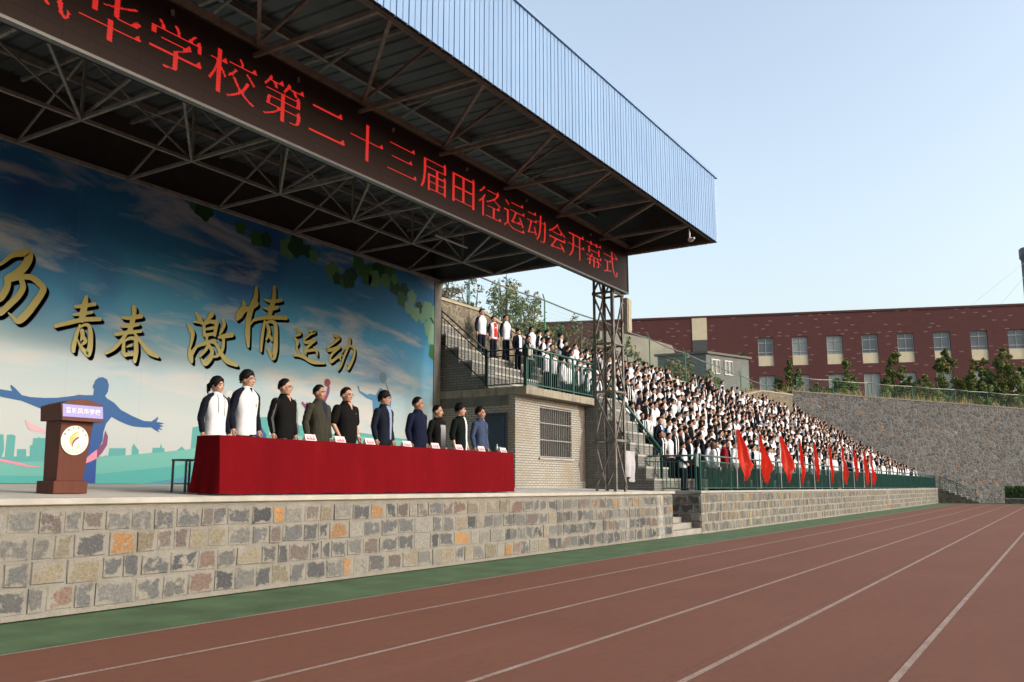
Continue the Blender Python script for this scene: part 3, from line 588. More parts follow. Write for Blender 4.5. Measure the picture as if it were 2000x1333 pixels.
# ------------------------------------------------------------------ printed mural
mural = thing('mural_banner', 'large printed banner of sky, skyline and athletes across the back of the stage', 'mural', (10, 15, 1.4))
def mural_mat():
    m = NT('mural_print'); m.k = .52; x = m.sep(); X, Z = x[0], x[2]
    v = m.comb(X, 0., Z)
    wob = m.noise(.35, 3, .5, vec=v)
    zz = m.math('ADD', Z, m.math('MULTIPLY', m.math('SUBTRACT', wob, .5), 1.4))
    t = m.mapr(zz, 1.4, 7.2)
    base = m.ramp(t, [(.0, (.60, .63, .62)), (.22, (.58, .65, .68)), (.36, (.44, .62, .71)), (.47, (.22, .47, .65)), (.60, (.085, .36, .62)), (.75, (.04, .26, .52)), (1., (.03, .19, .44))])
    # deep ultramarine patches
    pn = m.noise(.28, 3, .5, vec=m.comb(m.math('ADD', X, 31.), 0., Z)); pk = m.math('MULTIPLY', m.mapr(pn, .5, .66), m.mapr(Z, 3.3, 4.6))
    base = m.mix(m.math('MULTIPLY', pk, .75), base, (.03, .075, .34))
    # printed clouds: long soft streaks
    cn = m.noise(1., 6, .6, vec=m.comb(m.math('MULTIPLY', m.math('ADD', X, m.math('MULTIPLY', Z, .9)), .35), 3.3, m.math('MULTIPLY', Z, 1.5)), dist=.4)
    ck = m.math('MULTIPLY', m.mapr(cn, .50, .64), .75)
    base = m.mix(ck, base, m.mix(m.mapr(Z, 3.2, 4.6), (.74, .69, .66), (.50, .52, .56)))
    # sunlit zone below the roof's shadow edge, painted paler into the print
    sun_edge = m.math('SUBTRACT', Z, m.math('ADD', 3.92, m.math('MULTIPLY', m.math('SINE', m.math('MULTIPLY', m.math('SUBTRACT', X, 7.), .30)), .12)))
    k = m.math('MULTIPLY', m.mapr(sun_edge, .15, -.25), .30); base = m.mix(k, base, (.62, .66, .68))
    seam = m.math('LESS_THAN', m.math('FRACT', m.math('MULTIPLY', X, .66)), .004); base = m.mix(m.math('MULTIPLY', seam, .35), base, (.3, .35, .38))
    m.bump(m.noise(1.2, 3, vec=m.comb(m.math('MULTIPLY', X, 1.5), 0., m.math('MULTIPLY', Z, .5))), .12, .05)
    return m.done(base, .6, 0, .12)
b = MB(); n_ = 60
for i in range(n_):
    xa, xb = -13.9 + (20.28 + 13.9)*i/n_, -13.9 + (20.28 + 13.9)*(i+1)/n_
    b.quad((xa, 15.0, 1.385), (xb, 15.0, 1.385), (xb, 15.0, 7.23), (xa, 15.0, 7.23))
b.build('backing_print', mural_mat(), mural)
def pm(name, c, c2=None): 
    m = NT(name); z = m.sep()[2]; col = m.mix(m.mapr(m.math('ADD', z, m.math('MULTIPLY', m.noise(.8, 3), .6)), 1.6, 3.4), c2 or c, c)
    return m.done(col, .6, 0, .12)
M_fig = pm('print_blue', (.050, .145, .345), (.035, .085, .33)); M_bad = pm('print_sky_blue', (.09, .26, .46)); M_teal = pm('print_teal', (.12, .40, .40)); M_hill = pm('print_pale_teal', (.20, .52, .47), (.16, .46, .42))
M_low = pm('print_deep_teal', (.10, .42, .40)); M_wave = pm('print_steel_blue', (.10, .30, .40)); M_pink = pm('print_pink', (.80, .30, .42)); M_mauve = pm('print_mauve', (.25, .08, .19)); M_pale = pm('print_pale_pink', (.78, .45, .52))
def printed(key, name, mat, layer, lab=None):
    b = MB(); b.poly_y(MURAL[key], 15.0 - .0014*layer); o = b.build(name, mat, mural)
    if lab: o['label'] = lab
printed('sky', 'printed_skyline', M_teal, 1); printed('hill', 'printed_hill', M_hill, 2); printed('low', 'printed_hill', M_low, 3); printed('wave', 'printed_wave', M_wave, 4)
printed('bluefig', 'printed_athlete', M_fig, 5); printed('bad', 'printed_athlete', M_bad, 5, 'printed badminton player in blue'); printed('ballarm', 'printed_athlete', M_mauve, 5, 'printed mauve player raising a ball')
printed('ball', 'printed_ball', pm('print_brick_red', (.28, .07, .08)), 6); printed('racket', 'printed_racket', pm('print_grey_blue', (.14, .24, .30)), 6); printed('handle', 'printed_racket_handle', pm('print_slate', (.12, .18, .22)), 6)
printed('soccer', 'printed_football', pm('print_white', (.65, .67, .66)), 5); printed('soccerspot', 'printed_football_patch', pm('print_black', (.03, .04, .05)), 6)
printed('man', 'printed_runner', M_fig, 5, 'printed blue runner with outstretched arms')
printed('rib1', 'printed_ribbon', M_mauve, 6); printed('rib2', 'printed_ribbon', M_pink, 6); printed('rib3', 'printed_ribbon', M_pale, 6); printed('rib4', 'printed_ribbon', M_pink, 6)
# vine leaves
LM = [pm('print_leaf_dark', (.016, .07, .03)), pm('print_leaf', (.04, .14, .045)), pm('print_leaf_light', (.10, .24, .10)), pm('print_leaf_pale', (.18, .36, .25))]
r_ = random.Random(3)
for i, (lx, lz) in enumerate(MURAL['leafpos']):
    s = r_.uniform(.16, .30); a0 = r_.uniform(0, 6.28); pts = []
    for k in range(30):
        a = 6.2832*k/30; rr = s*(.88 + .10*math.cos(5*a) + .07*math.cos(a) + r_.uniform(-.03, .03)); pts.append((lx + rr*math.cos(a + a0), min(7.2, lz + rr*math.sin(a + a0))))
    if max(p[0] for p in pts) > 20.27: pts = [(min(p[0], 20.27), p[1]) for p in pts]
    idx = 3 if (lx > 18.6 and r_.random() < .6) else r_.choice((0, 0, 1, 1, 2))
    b = MB(); b.poly_y(pts, 15.0 - .003 - .0003*(i % 20)); b.build('printed_leaf', LM[idx], mural)
# brush lettering with its printed dark edge
def ribbon(b, st, y, dx=0, dz=0):
    # smooth the stroke, then sweep a variable width pen along it
    P = []
    n = len(st)
    for i in range(n - 1):
        p0, p1, p2, p3 = st[max(i-1, 0)], st[i], st[i+1], st[min(i+2, n-1)]
        for k in range(6):
            t = k/6; q = []
            for c in range(3):
                if c < 2: q.append(.5*((2*p1[c]) + (-p0[c]+p2[c])*t + (2*p0[c]-5*p1[c]+4*p2[c]-p3[c])*t*t + (-p0[c]+3*p1[c]-3*p2[c]+p3[c])*t**3))
                else: q.append(p1[c] + (p2[c]-p1[c])*t)
            P.append(q)
    P.append(list(st[-1])); L, Rr = [], []
    for i, p in enumerate(P):
        a, c = P[max(i-1, 0)], P[min(i+1, len(P)-1)]; tx, tz = c[0]-a[0], c[1]-a[1]; l = math.hypot(tx, tz) or 1; nx, nz = -tz/l, tx/l
        L.append((p[0] + nx*p[2] + dx, y, p[1] + nz*p[2] + dz)); Rr.append((p[0] - nx*p[2] + dx, y, p[1] - nz*p[2] + dz))
    for i in range(len(P)-1): b.add([L[i], Rr[i], Rr[i+1], L[i+1]], [(0, 1, 2, 3)])
    for e, o in ((0, 1), (-1, -2)):
        p, q = P[e], P[o]; c = []; a0 = math.atan2(p[1]-q[1], p[0]-q[0])
        for k in range(9):
            a = a0 - math.pi/2 + math.pi*k/8; c.append((p[0] + p[2]*math.cos(a) + dx, y, p[1] + p[2]*math.sin(a) + dz))
        b.add(c, [tuple(range(9))])
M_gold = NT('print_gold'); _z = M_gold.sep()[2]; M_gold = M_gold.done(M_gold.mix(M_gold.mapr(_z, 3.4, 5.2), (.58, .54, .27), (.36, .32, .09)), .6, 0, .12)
M_edge = pm('print_indigo', (.018, .018, .045))
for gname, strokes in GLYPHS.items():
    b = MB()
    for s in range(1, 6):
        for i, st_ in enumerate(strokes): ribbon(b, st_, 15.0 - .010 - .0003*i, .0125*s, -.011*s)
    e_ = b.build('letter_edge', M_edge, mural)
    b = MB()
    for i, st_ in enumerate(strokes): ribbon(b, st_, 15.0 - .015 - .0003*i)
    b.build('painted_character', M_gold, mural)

# ------------------------------------------------------------------ lattice tower and what hangs on it
tw = thing('lattice_tower', 'slender rusty steel lattice tower holding the end of the display board', 'tower', (19.9, 9.4, 1.22))
M_tow = NT('tower_steel'); _n = M_tow.noise(4, 5, .65); M_tow = M_tow.done(M_tow.ramp(_n, [(.3, (.13, .115, .10)), (.55, (.24, .22, .20)), (.75, (.34, .31, .28))]), .6, .2, .4)
TX = (19.62, 20.22); TY = (9.18, 9.74); tz0, tz1 = 1.215, 7.2
for x in TX:
    for y in TY:
        b = MB(); s = .04; sx = 1 if x == TX[0] else -1; sy = 1 if y == TY[0] else -1
        b.box(min(x, x+sx*.075), max(x, x+sx*.075), min(y, y+sy*.008), max(y, y+sy*.008), tz0, tz1); b.box(min(x, x+sx*.008), max(x, x+sx*.008), min(y+sy*.0081, y+sy*.075), max(y+sy*.0081, y+sy*.075), tz0, tz1)
        b.build('post', M_tow, tw)
lv = [1.30, 2.45, 3.65, 4.85, 6.15, 7.15]
for i, (za, zb) in enumerate(zip(lv, lv[1:])):
    b = MB()
    for y in TY:
        p = [(TX[0], y, za), (TX[1], y, zb)] if i % 2 else [(TX[1], y, za), (TX[0], y, zb)]; b.bar(*p, .035)
    for x in TX:
        p = [(x, TY[0], za), (x, TY[1], zb)] if i % 2 else [(x, TY[1], za), (x, TY[0], zb)]; b.bar(*p, .04)
    b.build('diagonal_brace', M_tow, tw)
    b = MB()
    if i:
        for y in TY: b.bar((TX[0], y, za), (TX[1], y, za), .05)
        for x in TX: b.bar((x, TY[0], za), (x, TY[1], za), .05)
        b.build('cross_brace', M_tow, tw)
spk = thing('column_speaker', 'tall cream column loudspeaker fixed to the top of the steel tower', 'loudspeaker', (20.45, 9.2, 5.2))
b = MB(); b.bbox(20.33, 20.56, 9.10, 9.30, 5.22, 6.12, .015); b.build('housing', simple('cream_plastic', (.52, .47, .38), .5, .08), spk)
b = MB(); b.bbox(20.355, 20.535, 9.085, 9.099, 5.26, 6.08, .004); b.build('speaker_front', simple('speaker_mesh_cream', (.46, .41, .33), .7, .1, 200), spk)
b = MB(); b.bar((20.2, 9.2, 5.95), (20.33, 9.2, 5.95), .04); b.bar((20.2, 9.2, 5.4), (20.33, 9.2, 5.4), .04); b.build('bracket', M_tow, spk)
cb = MB(); cb.limb([(20.22, 9.15, 5.95), (20.05, 9.1, 5.55), (20.0, 9.12, 5.35), (20.15, 9.12, 5.35), (20.25, 9.13, 5.8)], [.01]*5, 6); tag(cb.build('cable', simple('black_rubber', (.015, .015, .015), .5), None, True), 'thin black cable looping beside the column loudspeaker on the tower', 'cable')
def drape(name, label, cat, x0, x1, y, z0, z1, mat, seed=1, amp=.04):
    r = random.Random(seed); nx, nz = 14, 16; b = MB(); V = []
    for j in range(nz+1):
        for i in range(nx+1):
            u, v = i/nx, j/nz
            zz = z1 - (z1 - z0)*v*(1 - .12*math.sin(u*5 + 1) - .10*u); xx = x0 + (x1-x0)*(u*(1-.25*v) + .2*v)
            V.append((xx, y + amp*math.sin(u*11 + v*2)*(.3 + v) + .01*math.sin(v*9), zz))
    F = [(j*(nx+1)+i, j*(nx+1)+i+1, (j+1)*(nx+1)+i+1, (j+1)*(nx+1)+i) for j in range(nz) for i in range(nx)]
    b.add(V, F); b.add([(p[0], p[1] + .012, p[2]) for p in V], [f[::-1] for f in F])
    o = b.build(name, mat, None, True); tag(o, label, cat); return o
drape('cloth', 'crumpled pale grey cloth hanging off the foot of the steel tower', 'cloth', 20.24, 20.86, 9.24, 1.48, 2.22, cloth('grey_white_cloth', (.52, .52, .56)))
# ------------------------------------------------------------------ lectern
M_wood = NT('red_brown_veneer'); M_wood.k = .44; _w = M_wood.noise(3, 5, .6, vec=M_wood.scale(None, 6, 6, .6)); M_wood = M_wood.done(M_wood.ramp(_w, [(.3, (.120, .026, .012)), (.7, (.165, .036, .016))]), .5, 0, .22)
LX, LY_, LZ = 6.17, 10.25, fl(10.2)
def txt(body, size, mat, name, parent, org, xdir=(1, 0, 0), ydir=(0, 0, 1), center=True, sx=1., bold=0., space=1.):
    c = bpy.data.curves.new(name, 'FONT'); c.body = body; c.size = size; c.offset = bold; c.resolution_u = 3; c.space_character = space
    if center: c.align_x = 'CENTER'; c.align_y = 'CENTER'
    o = bpy.data.objects.new(name, c); COL.objects.link(o)
    dg = bpy.context.evaluated_depsgraph_get(); me = bpy.data.meshes.new_from_object(o.evaluated_get(dg)); bpy.data.objects.remove(o); bpy.data.curves.remove(c)
    xd, yd, og = Vector(xdir), Vector(ydir), Vector(org)
    for v in me.vertices: v.co = og + xd*(v.co.x*sx) + yd*v.co.y
    me.name = name; me.materials.clear(); me.materials.append(mat)
    return link(name, me, parent)
lec = thing('lectern', 'red brown wooden lectern with a lavender nameplate and a round white emblem', 'lectern', (LX + .22, LY_ + .18, LZ))
b = MB(); b.bbox(LX, LX + .44, LY_, LY_ + .36, LZ, LZ + .155, .006); b.build('plinth', M_wood, lec)
b = MB(); x0, x1 = LX + .045, LX + .395; zb, zt = LZ + .156, LZ + .89
V = [(x0+.005, LY_+.03, zb), (x1-.01, LY_+.03, zb), (x1-.01, LY_+.31, zb), (x0+.005, LY_+.31, zb), (x0-.005, LY_+.01, zt), (x1+.065, LY_+.01, zt), (x1+.065, LY_+.33, zt), (x0-.005, LY_+.33, zt)]
b.add(V, [(3,2,1,0), (4,5,6,7), (0,1,5,4), (1,2,6,5), (2,3,7,6), (3,0,4,7)]); b.build('column', M_wood, lec)
# curved head
b = MB(); hx0, hx1, hy0, hy1, hz = LX - .03, LX + .53, LY_ - .10, LY_ + .36, LZ + .875
fr, bk = [], []
for k in range(15):
    u = k/14; z = hz + .20 + .075*math.sin(math.pi*u)*(1.0) + .0*u; fr.append((hx0 + (hx1-hx0)*u, hy0 + (z - hz)*.15, z)); bk.append((hx0 + (hx1-hx0)*u, hy1, z - .02))
fb = [(hx0 + .012, hy0, hz), (hx1 - .012, hy0, hz)]; bb = [(hx0 + .012, hy1, hz), (hx1 - .012, hy1, hz)]
vs = fr + bk + fb + bb; n = 15
fs = [tuple([2*n, 2*n+1] + list(range(n-1, -1, -1))), tuple([2*n+3, 2*n+2] + list(range(n, 2*n)))]
for k in range(n-1): fs.append((k, k+1, n+k+1, n+k))
fs += [(2*n, 0, n, 2*n+2), (2*n+1, 2*n+3, 2*n-1, n-1), (2*n, 2*n+2, 2*n+3, 2*n+1)]
b.add(vs, fs); b.build('head', M_wood, lec)
M_lav = simple('lavender_card', (.34, .32, .74), .5, .04)
pl = MB(); sl_ = .03/.2
def hp(u, v, o=.004): return (hx0 + .012 + u, hy0 + v*sl_ - o, hz + v)
pl.add([hp(.005, .045), hp(.531, .045), hp(.531, .195), hp(.005, .195)], [(0, 1, 2, 3)]); plate = pl.build('nameplate', M_lav, lec)
M_wt = simple('white_lettering', (.85, .85, .86), .5, .03)
txt('晋城凤华学校', .074, M_wt, 'plate_lettering', plate, hp(.268, .118, .007), (1, 0, 0), Vector((0, sl_, 1)).normalized(), sx=1.0, bold=.0008, space=1.08)
def disc(b, c, r, y, n=40, r0=0.):
    pts = [(c[0] + r*math.cos(2*math.pi*k/n), y, c[1] + r*math.sin(2*math.pi*k/n)) for k in range(n)]
    if r0 <= 0: b.add(pts, [tuple(range(n))])
    else:
        q = [(c[0] + r0*math.cos(2*math.pi*k/n), y, c[1] + r0*math.sin(2*math.pi*k/n)) for k in range(n)]
        b.add(pts + q, [(k, (k+1) % n, n + (k+1) % n, n + k) for k in range(n)])
ec = (LX + .228, LZ + .645); ey = LY_ + .006
b = MB(); disc(b, ec, .178, ey); emb = b.build('emblem', simple('emblem_white', (.80, .80, .76), .45, .03), lec)
b = MB(); disc(b, ec, .180, ey + .001, 40, .172); b.build('emblem_rim', simple('emblem_gold', (.55, .46, .22), .4), emb)
b = MB(); disc(b, ec, .128, ey - .002, 48, .1265); b.build('emblem_ring', simple('emblem_pale_green', (.45, .55, .40), .5), emb)
def crescent(pts, name, col, y):
    b = MB(); ribbon(b, [(ec[0] + p[0], ec[1] + p[1], p[2]) for p in pts], y); b.build(name, simple(name + '_ink', col, .5, .04), emb)
crescent([(.045, .105, .006), (0, .085, .014), (-.040, .045, .016), (-.058, -.01, .010), (-.055, -.045, .003)], 'yellow_swirl', (.72, .52, .10), ey - .003)
crescent([(.040, .065, .004), (.0, .045, .011), (-.032, .01, .012), (-.046, -.035, .008), (-.040, -.07, .003)], 'green_swirl', (.42, .62, .16), ey - .004)
crescent([(.042, .035, .010), (.01, .015, .013), (-.018, -.02, .011), (-.028, -.055, .006), (-.022, -.08, .003)], 'red_swirl', (.40, .02, .06), ey - .005)
crescent([(.040, -.040, .004), (.050, -.065, .010), (.036, -.095, .009), (0, -.11, .005), (-.03, -.09, .003)], 'green_swirl', (.50, .66, .25), ey - .003)
M_ink = simple('emblem_black', (.02, .02, .02), .5)
for i, ch in enumerate('晋城凤华学校'):
    a = R(152 - i*25); txt(ch, .030, M_ink, 'emblem_character', emb, (ec[0] + .150*math.cos(a), ey - .003, ec[1] + .150*math.sin(a)), (math.sin(a), 0, -math.cos(a)), (math.cos(a), 0, math.sin(a)))
S_ = 'Jincheng Fenghua School'
for i, ch in enumerate(S_):
    if ch == ' ': continue
    a = R(196 + i*6.6); txt(ch, .026, M_ink, 'emblem_character', emb, (ec[0] + .151*math.cos(a), ey - .003, ec[1] + .151*math.sin(a)), (-math.sin(a), 0, math.cos(a)), (-math.cos(a), 0, -math.sin(a)))

# ------------------------------------------------------------------ table cloth
TX0, TX1, TYF, TYB, TZ = 7.84, 15.17, 9.36, 9.80, fl(9.5) + .775
def table_cloth():
    b = MB(); r = random.Random(2); nx = 150; nz = 14
    def off(x, v):
        cr = sum(math.exp(-((x - xc)/.018)**2) for xc in (9.06, 10.28, 11.52, 12.71, 13.95))*.010
        return off0(x, v) + cr*min(1, .35 + v)
    def off0(x, v):
        f = .010*math.sin(x*2.1 + 1.3) + .008*math.sin(x*5.3) + .006*math.sin(x*11.7 + v*1.5) + .004*math.sin(x*23 + 2*math.sin(x*3))
        return f*1.5*v*v
    z0f = fl(TYF) + .012
    top, V = [], []
    for j in range(nz+1):
        v = j/nz
        for i in range(nx+1):
            x = TX0 + (TX1-TX0)*i/nx
            V.append((x, TYF + off(x, v) - .03*v - (.01*math.sin(v*math.pi)), TZ - (TZ - z0f)*v + (.006*math.sin(x*9)*v if v > .9 else 0) - .004*abs(math.sin(x*1.9))*(1 - v)))
    F = [(j*(nx+1)+i, (j+1)*(nx+1)+i, (j+1)*(nx+1)+i+1, j*(nx+1)+i+1) for j in range(nz) for i in range(nx)]
    base = len(V)
    for i in range(nx+1): V.append((TX0 + (TX1-TX0)*i/nx, TYB, TZ))
    F += [(i, i+1, base+i+1, base+i) for i in range(nx)]
    # end flaps
    for xe, s in ((TX0, -1), (TX1, 1)):
        bb = len(V); m = 10
        for j in range(nz+1):
            v = j/nz
            for i in range(m+1):
                y = TYF + (TYB + .05*v - TYF)*i/m
                if i == 0: y = TYF + off(xe, v) - .03*v - (.01*math.sin(v*math.pi))
                V.append((xe + s*(.004 + .05*v*v*(.5 + .5*math.sin(i*1.3 + 1))) if i else xe, y, TZ - (TZ - z0f)*v*(1 if i == 0 else 1 - .02*i/m)))
        G = [(bb + j*(m+1)+i, bb + j*(m+1)+i+1, bb + (j+1)*(m+1)+i+1, bb + (j+1)*(m+1)+i) for j in range(nz) for i in range(m)]
        F += G if s < 0 else [g[::-1] for g in G]
    b.add(V, F); return b
M_vel = NT('red_velvet'); M_vel.k = .27; _a = M_vel.noise(2.2, 4, .6, vec=M_vel.scale(None, 1, 1, .35)); _p = M_vel.noise(5.5, 5, .7, vec=M_vel.scale(None, 1.0, 1, 1.3))
_c = M_vel.ramp(_a, [(.3, (.30, .0030, .010)), (.7, (.40, .0045, .014))]); _c = M_vel.mix(M_vel.math('MULTIPLY', M_vel.mapr(_p, .62, .74), .45), _c, (.55, .035, .04))
M_vel.b.inputs['Sheen Weight'].default_value = .02; M_vel.b.inputs['Sheen Roughness'].default_value = .35; M_vel.b.inputs['Sheen Tint'].default_value = (1, .3, .3, 1)
M_vel.bump(_p, .25, .02); M_vel = M_vel.done(_c, .85, 0, .06)
tag(table_cloth().build('tablecloth', M_vel, None, True), 'long dark red velvet cloth covering the officials table at the stage front', 'tablecloth')
tb = thing('table', 'long meeting table hidden under the red velvet cloth with its end board showing', 'table', (11.5, 9.6, fl(9.6)))
M_ply = simple('pale_plywood', (.42, .30, .16), .7, .15, 4)
b = MB(); b.box(TX0 + .03, TX1 - .03, TYF + .03, TYB - .01, TZ - .04, TZ - .008); b.build('tabletop', M_ply, tb)
for x in np.linspace(TX0 + .06, TX1 - .06, 7):
    b = MB(); b.box(x - .02, x + .02, TYF + .10, TYB - .005, fl(9.55), TZ - .041); b.build('leg', M_ply, tb)
# name cards and small things on the table
M_card = simple('name_card', (.80, .70, .72), .5, .03); M_cred = simple('card_pink_print', (.55, .10, .16), .5, .1)
who = ['man in the striped black track jacket', 'man in the olive jacket', 'man in the black polo shirt', 'man in the navy suit', 'man in the navy pullover', 'man in the grey panel sweater', 'man in the open black shirt', 'man in the blue shirt']
for i, x in enumerate([9.05, 9.64, 10.28, 10.98, 11.94, 12.75, 13.48, 14.23, 15.02]):
    if i == 0: continue
    y = 9.52; z = TZ + .001
    lab = ('folded white name card before the ' + who[i-1]) if i < 8 else 'folded white name card standing alone at the bare end of the table'
    t = thing('name_card', lab, 'name card', (x, y, z), 'name cards on the red table')
    b = MB(); q = [(x-.115, y-.045, z), (x+.115, y-.045, z), (x+.11, y, z+.10), (x-.11, y, z+.10), (x+.115, y+.045, z), (x-.115, y+.045, z)]
    b.add(q, [(0, 1, 2, 3), (3, 2, 4, 5), (0, 3, 5), (1, 4, 2)]); b.build('card', M_card, t)
    b = MB(); rr = random.Random(i)
    for k in range(3):
        cx = x - .062 + .062*k
        for (dx, dz, ww, hh) in ((-.016, .062, .034, .006), (-.016, .048, .034, .006), (-.018, .034, .038, .006), (-.003, .030, .006, .04), (-.018, .03, .006, .026), (.012, .03, .006, .026)):
            if rr.random() < .82:
                f = lambda zz: y - .045 + .045*zz/.10 - .0015
                b.quad((cx+dx, f(dz), z+dz), (cx+dx+ww, f(dz), z+dz), (cx+dx+ww, f(dz+hh), z+dz+hh), (cx+dx, f(dz+hh), z+dz+hh))
    f = lambda zz: y - .045 + .045*zz/.10 - .0015
    b.quad((x-.085, f(.020), z+.020), (x+.085, f(.020), z+.020), (x+.085, f(.033), z+.033), (x-.085, f(.033), z+.033))
    b.build('print', M_cred, t)
mc = thing('conference_microphone', 'small black microphone base on the red table before the schoolgirl', 'microphone', (8.62, 9.6, TZ))
b = MB(); b.loft([(8.62, 9.6, TZ+.001, .07, .06), (8.62, 9.6, TZ+.03, .068, .055), (8.62, 9.6, TZ+.045, .045, .035)], 16); b.build('base', simple('mic_black', (.02, .015, .012), .4), mc, True)
mc2 = thing('conference_microphone', 'small black microphone base on the red table before the tall schoolboy', 'microphone', (9.2, 9.6, TZ))
b = MB(); b.loft([(9.2, 9.6, TZ+.001, .06, .05), (9.2, 9.6, TZ+.02, .058, .045), (9.2, 9.6, TZ+.032, .04, .03)], 16); b.build('base', simple('mic_black_small', (.02, .015, .012), .4), mc2, True)
bt = thing('water_bottle', 'small clear water bottle behind the last name card', 'bottle', (15.0, 9.64, TZ))
b = MB(); b.loft([(15.0, 9.64, TZ+.001, .03, .03), (15.0, 9.64, TZ+.11, .03, .03), (15.0, 9.64, TZ+.14, .014, .014), (15.0, 9.64, TZ+.155, .014, .014)], 14); b.build('body', simple('bottle_plastic', (.45, .50, .52), .15), bt, True)
b = MB(); b.loft([(15.0, 9.64, TZ+.156, .016, .016), (15.0, 9.64, TZ+.175, .016, .016)], 12); b.build('cap', simple('bottle_cap', (.6, .6, .62), .4), bt, True)
# stool
stl = thing('stool', 'square grey metal stool standing behind the end of the red table', 'stool', (8.19, 10.4, fl(10.4)))
M_gst = simple('grey_stool_steel', (.13, .14, .15), .45, .15, 10, metal=.3); sx0, sy0, sz = 8.04, 10.25, fl(10.35)
b = MB(); b.bbox(sx0 - .01, sx0 + .31, sy0 - .01, sy0 + .31, sz + .435, sz + .46, .006); b.build('seat', M_gst, stl)
for dx in (0.012, .288):
    for dy in (.012, .288):
        b = MB(); b.bar((sx0+dx, sy0+dy, sz), (sx0+dx, sy0+dy, sz+.434), .024); b.build('leg', M_gst, stl)
b = MB(); 
for (p, q) in (((.012, .012), (.288, .012)), ((.288, .012), (.288, .288)), ((.288, .288), (.012, .288)), ((.012, .288), (.012, .012))): b.bar((sx0+p[0], sy0+p[1], sz+.12), (sx0+q[0], sy0+q[1], sz+.12), .018)
b.build('stretcher', M_gst, stl)
# ------------------------------------------------------------------ flags on the railing
def flag_mat():
    m = NT('red_flag'); m.k = .9; x = m.sep(); f = m.noise(6, 3)
    c = m.ramp(f, [(.3, (.70, .028, .016)), (.7, (.85, .045, .024))])
    mt = m.done(c, .6, 0, .2); tr = m.n('ShaderNodeBsdfTranslucent'); m.put(tr.inputs['Color'], c); ms = m.n('ShaderNodeMixShader'); ms.inputs[0].default_value = .5
    m.t.links.new(m.b.outputs[0], ms.inputs[1]); m.t.links.new(tr.outputs[0], ms.inputs[2]); m.t.links.new(ms.outputs[0], m.t.nodes['Material Output'].inputs[0]); return mt
M_flag = flag_mat(); M_pole = simple('white_flagpole', (.62, .60, .60), .4, .05, 5); M_fgold = simple('flag_gold', (.75, .42, .06), .6)
FX = [28.59, 31.22, 33.94, 36.69, 39.21, 42.09, 44.96, 47.67, 50.33, 52.41]
ORD = 'first second third fourth fifth sixth seventh eighth ninth tenth eleventh twelfth thirteenth fourteenth fifteenth sixteenth seventeenth eighteenth nineteenth twentieth'.split()
ORD += ['twenty-' + o for o in ORD[:9]] + ['thirtieth'] + ['thirty-' + o for o in ORD[:9]] + ['fortieth'] + ['forty-' + o for o in ORD[:9]] + ['fiftieth']
for i, fx in enumerate(FX):
    r = random.Random(40 + i); top = 3.18 + r.uniform(-.05, .12); y = 9.05
    t = thing('flag', f'drooping red flag on a white pole, {ORD[i]} along the railing from the stage', 'flag', (fx, y, 1.3), 'red flags tied to the front railing')
    lean = r.uniform(-.06, .03)
    b = MB(); b.limb([(fx, y, 1.28), (fx + lean, y, top)], [.016, .015], 8); b.build('pole', M_pole, t, True)
    nx, nz = 16, 22; V = []; L = 1.72 + r.uniform(-.12, .12) - .25*(i % 3 == 1 and i > 3); ph = r.uniform(0, 6); wmax = r.uniform(.62, .78) if i < 3 else r.uniform(.34, .52)
    side = 1
    DX, DY = (.50, .60) if i < 3 else (.36, .42)
    if i in (1, 4, 7): DX, DY = -.12, .55
    PR = [.05, .22, .50 + r.uniform(-.1, .1), .85 + r.uniform(-.12, .1), 1.0, .72 + r.uniform(-.15, .2), .62 + r.uniform(-.15, .15), .42]
    for j in range(nz+1):
        v = j/nz
        for k in range(nx+1):
            u = k/nx
            wd = wmax*np.interp(v, [0, .12, .3, .5, .62, .74, .86, 1], PR); inn = wmax*np.interp(v, [0, .6, .8, 1], [0, 0, .10, .28 + .1*math.sin(ph)])
            zz = top - .02 - L*v - .22*u*math.sin(v*3) + .05*math.sin(u*7 + ph)*v
            hh = inn + (wd - min(inn, wd*.8))*u + .018*math.sin(v*9 + ph); xx = fx + lean*(1-v) + side*DX*hh
            yy = y - .05 - DY*hh + .055*math.sin(u*10 + ph + v*3.0)*(.25 + u*.9) + .02*math.sin(v*11 + ph)
            V.append((xx, yy, zz))
    F = [(j*(nx+1)+k, j*(nx+1)+k+1, (j+1)*(nx+1)+k+1, (j+1)*(nx+1)+k) for j in range(nz) for k in range(nx)]
    b = MB(); b.add(V, F); ft = b.build('fabric', M_flag, t, True)
    # worn gold characters on the folds
    if i in (0, 1, 2, 5):
        b = MB()
        for q in range(4):
            jj = 6 + q*3
            for (dk, dj) in ((0, 0), (1, 0), (2, 1), (0, 2), (1, 1)):
                if r.random() < .75:
                    a = jj*(nx+1) + 6 + dk + dj*(nx+1); c = a + 1
                    P_ = [Vector(V[n_]) + Vector((0, -.012, 0)) for n_ in (a, c, c + nx + 1, a + nx + 1)]
                    m_ = sum(P_, Vector())/4; P_ = [m_ + (p - m_)*.55 for p in P_]; b.add(P_, [(0, 1, 2, 3)])
        b.build('gold_lettering', M_fgold, ft)

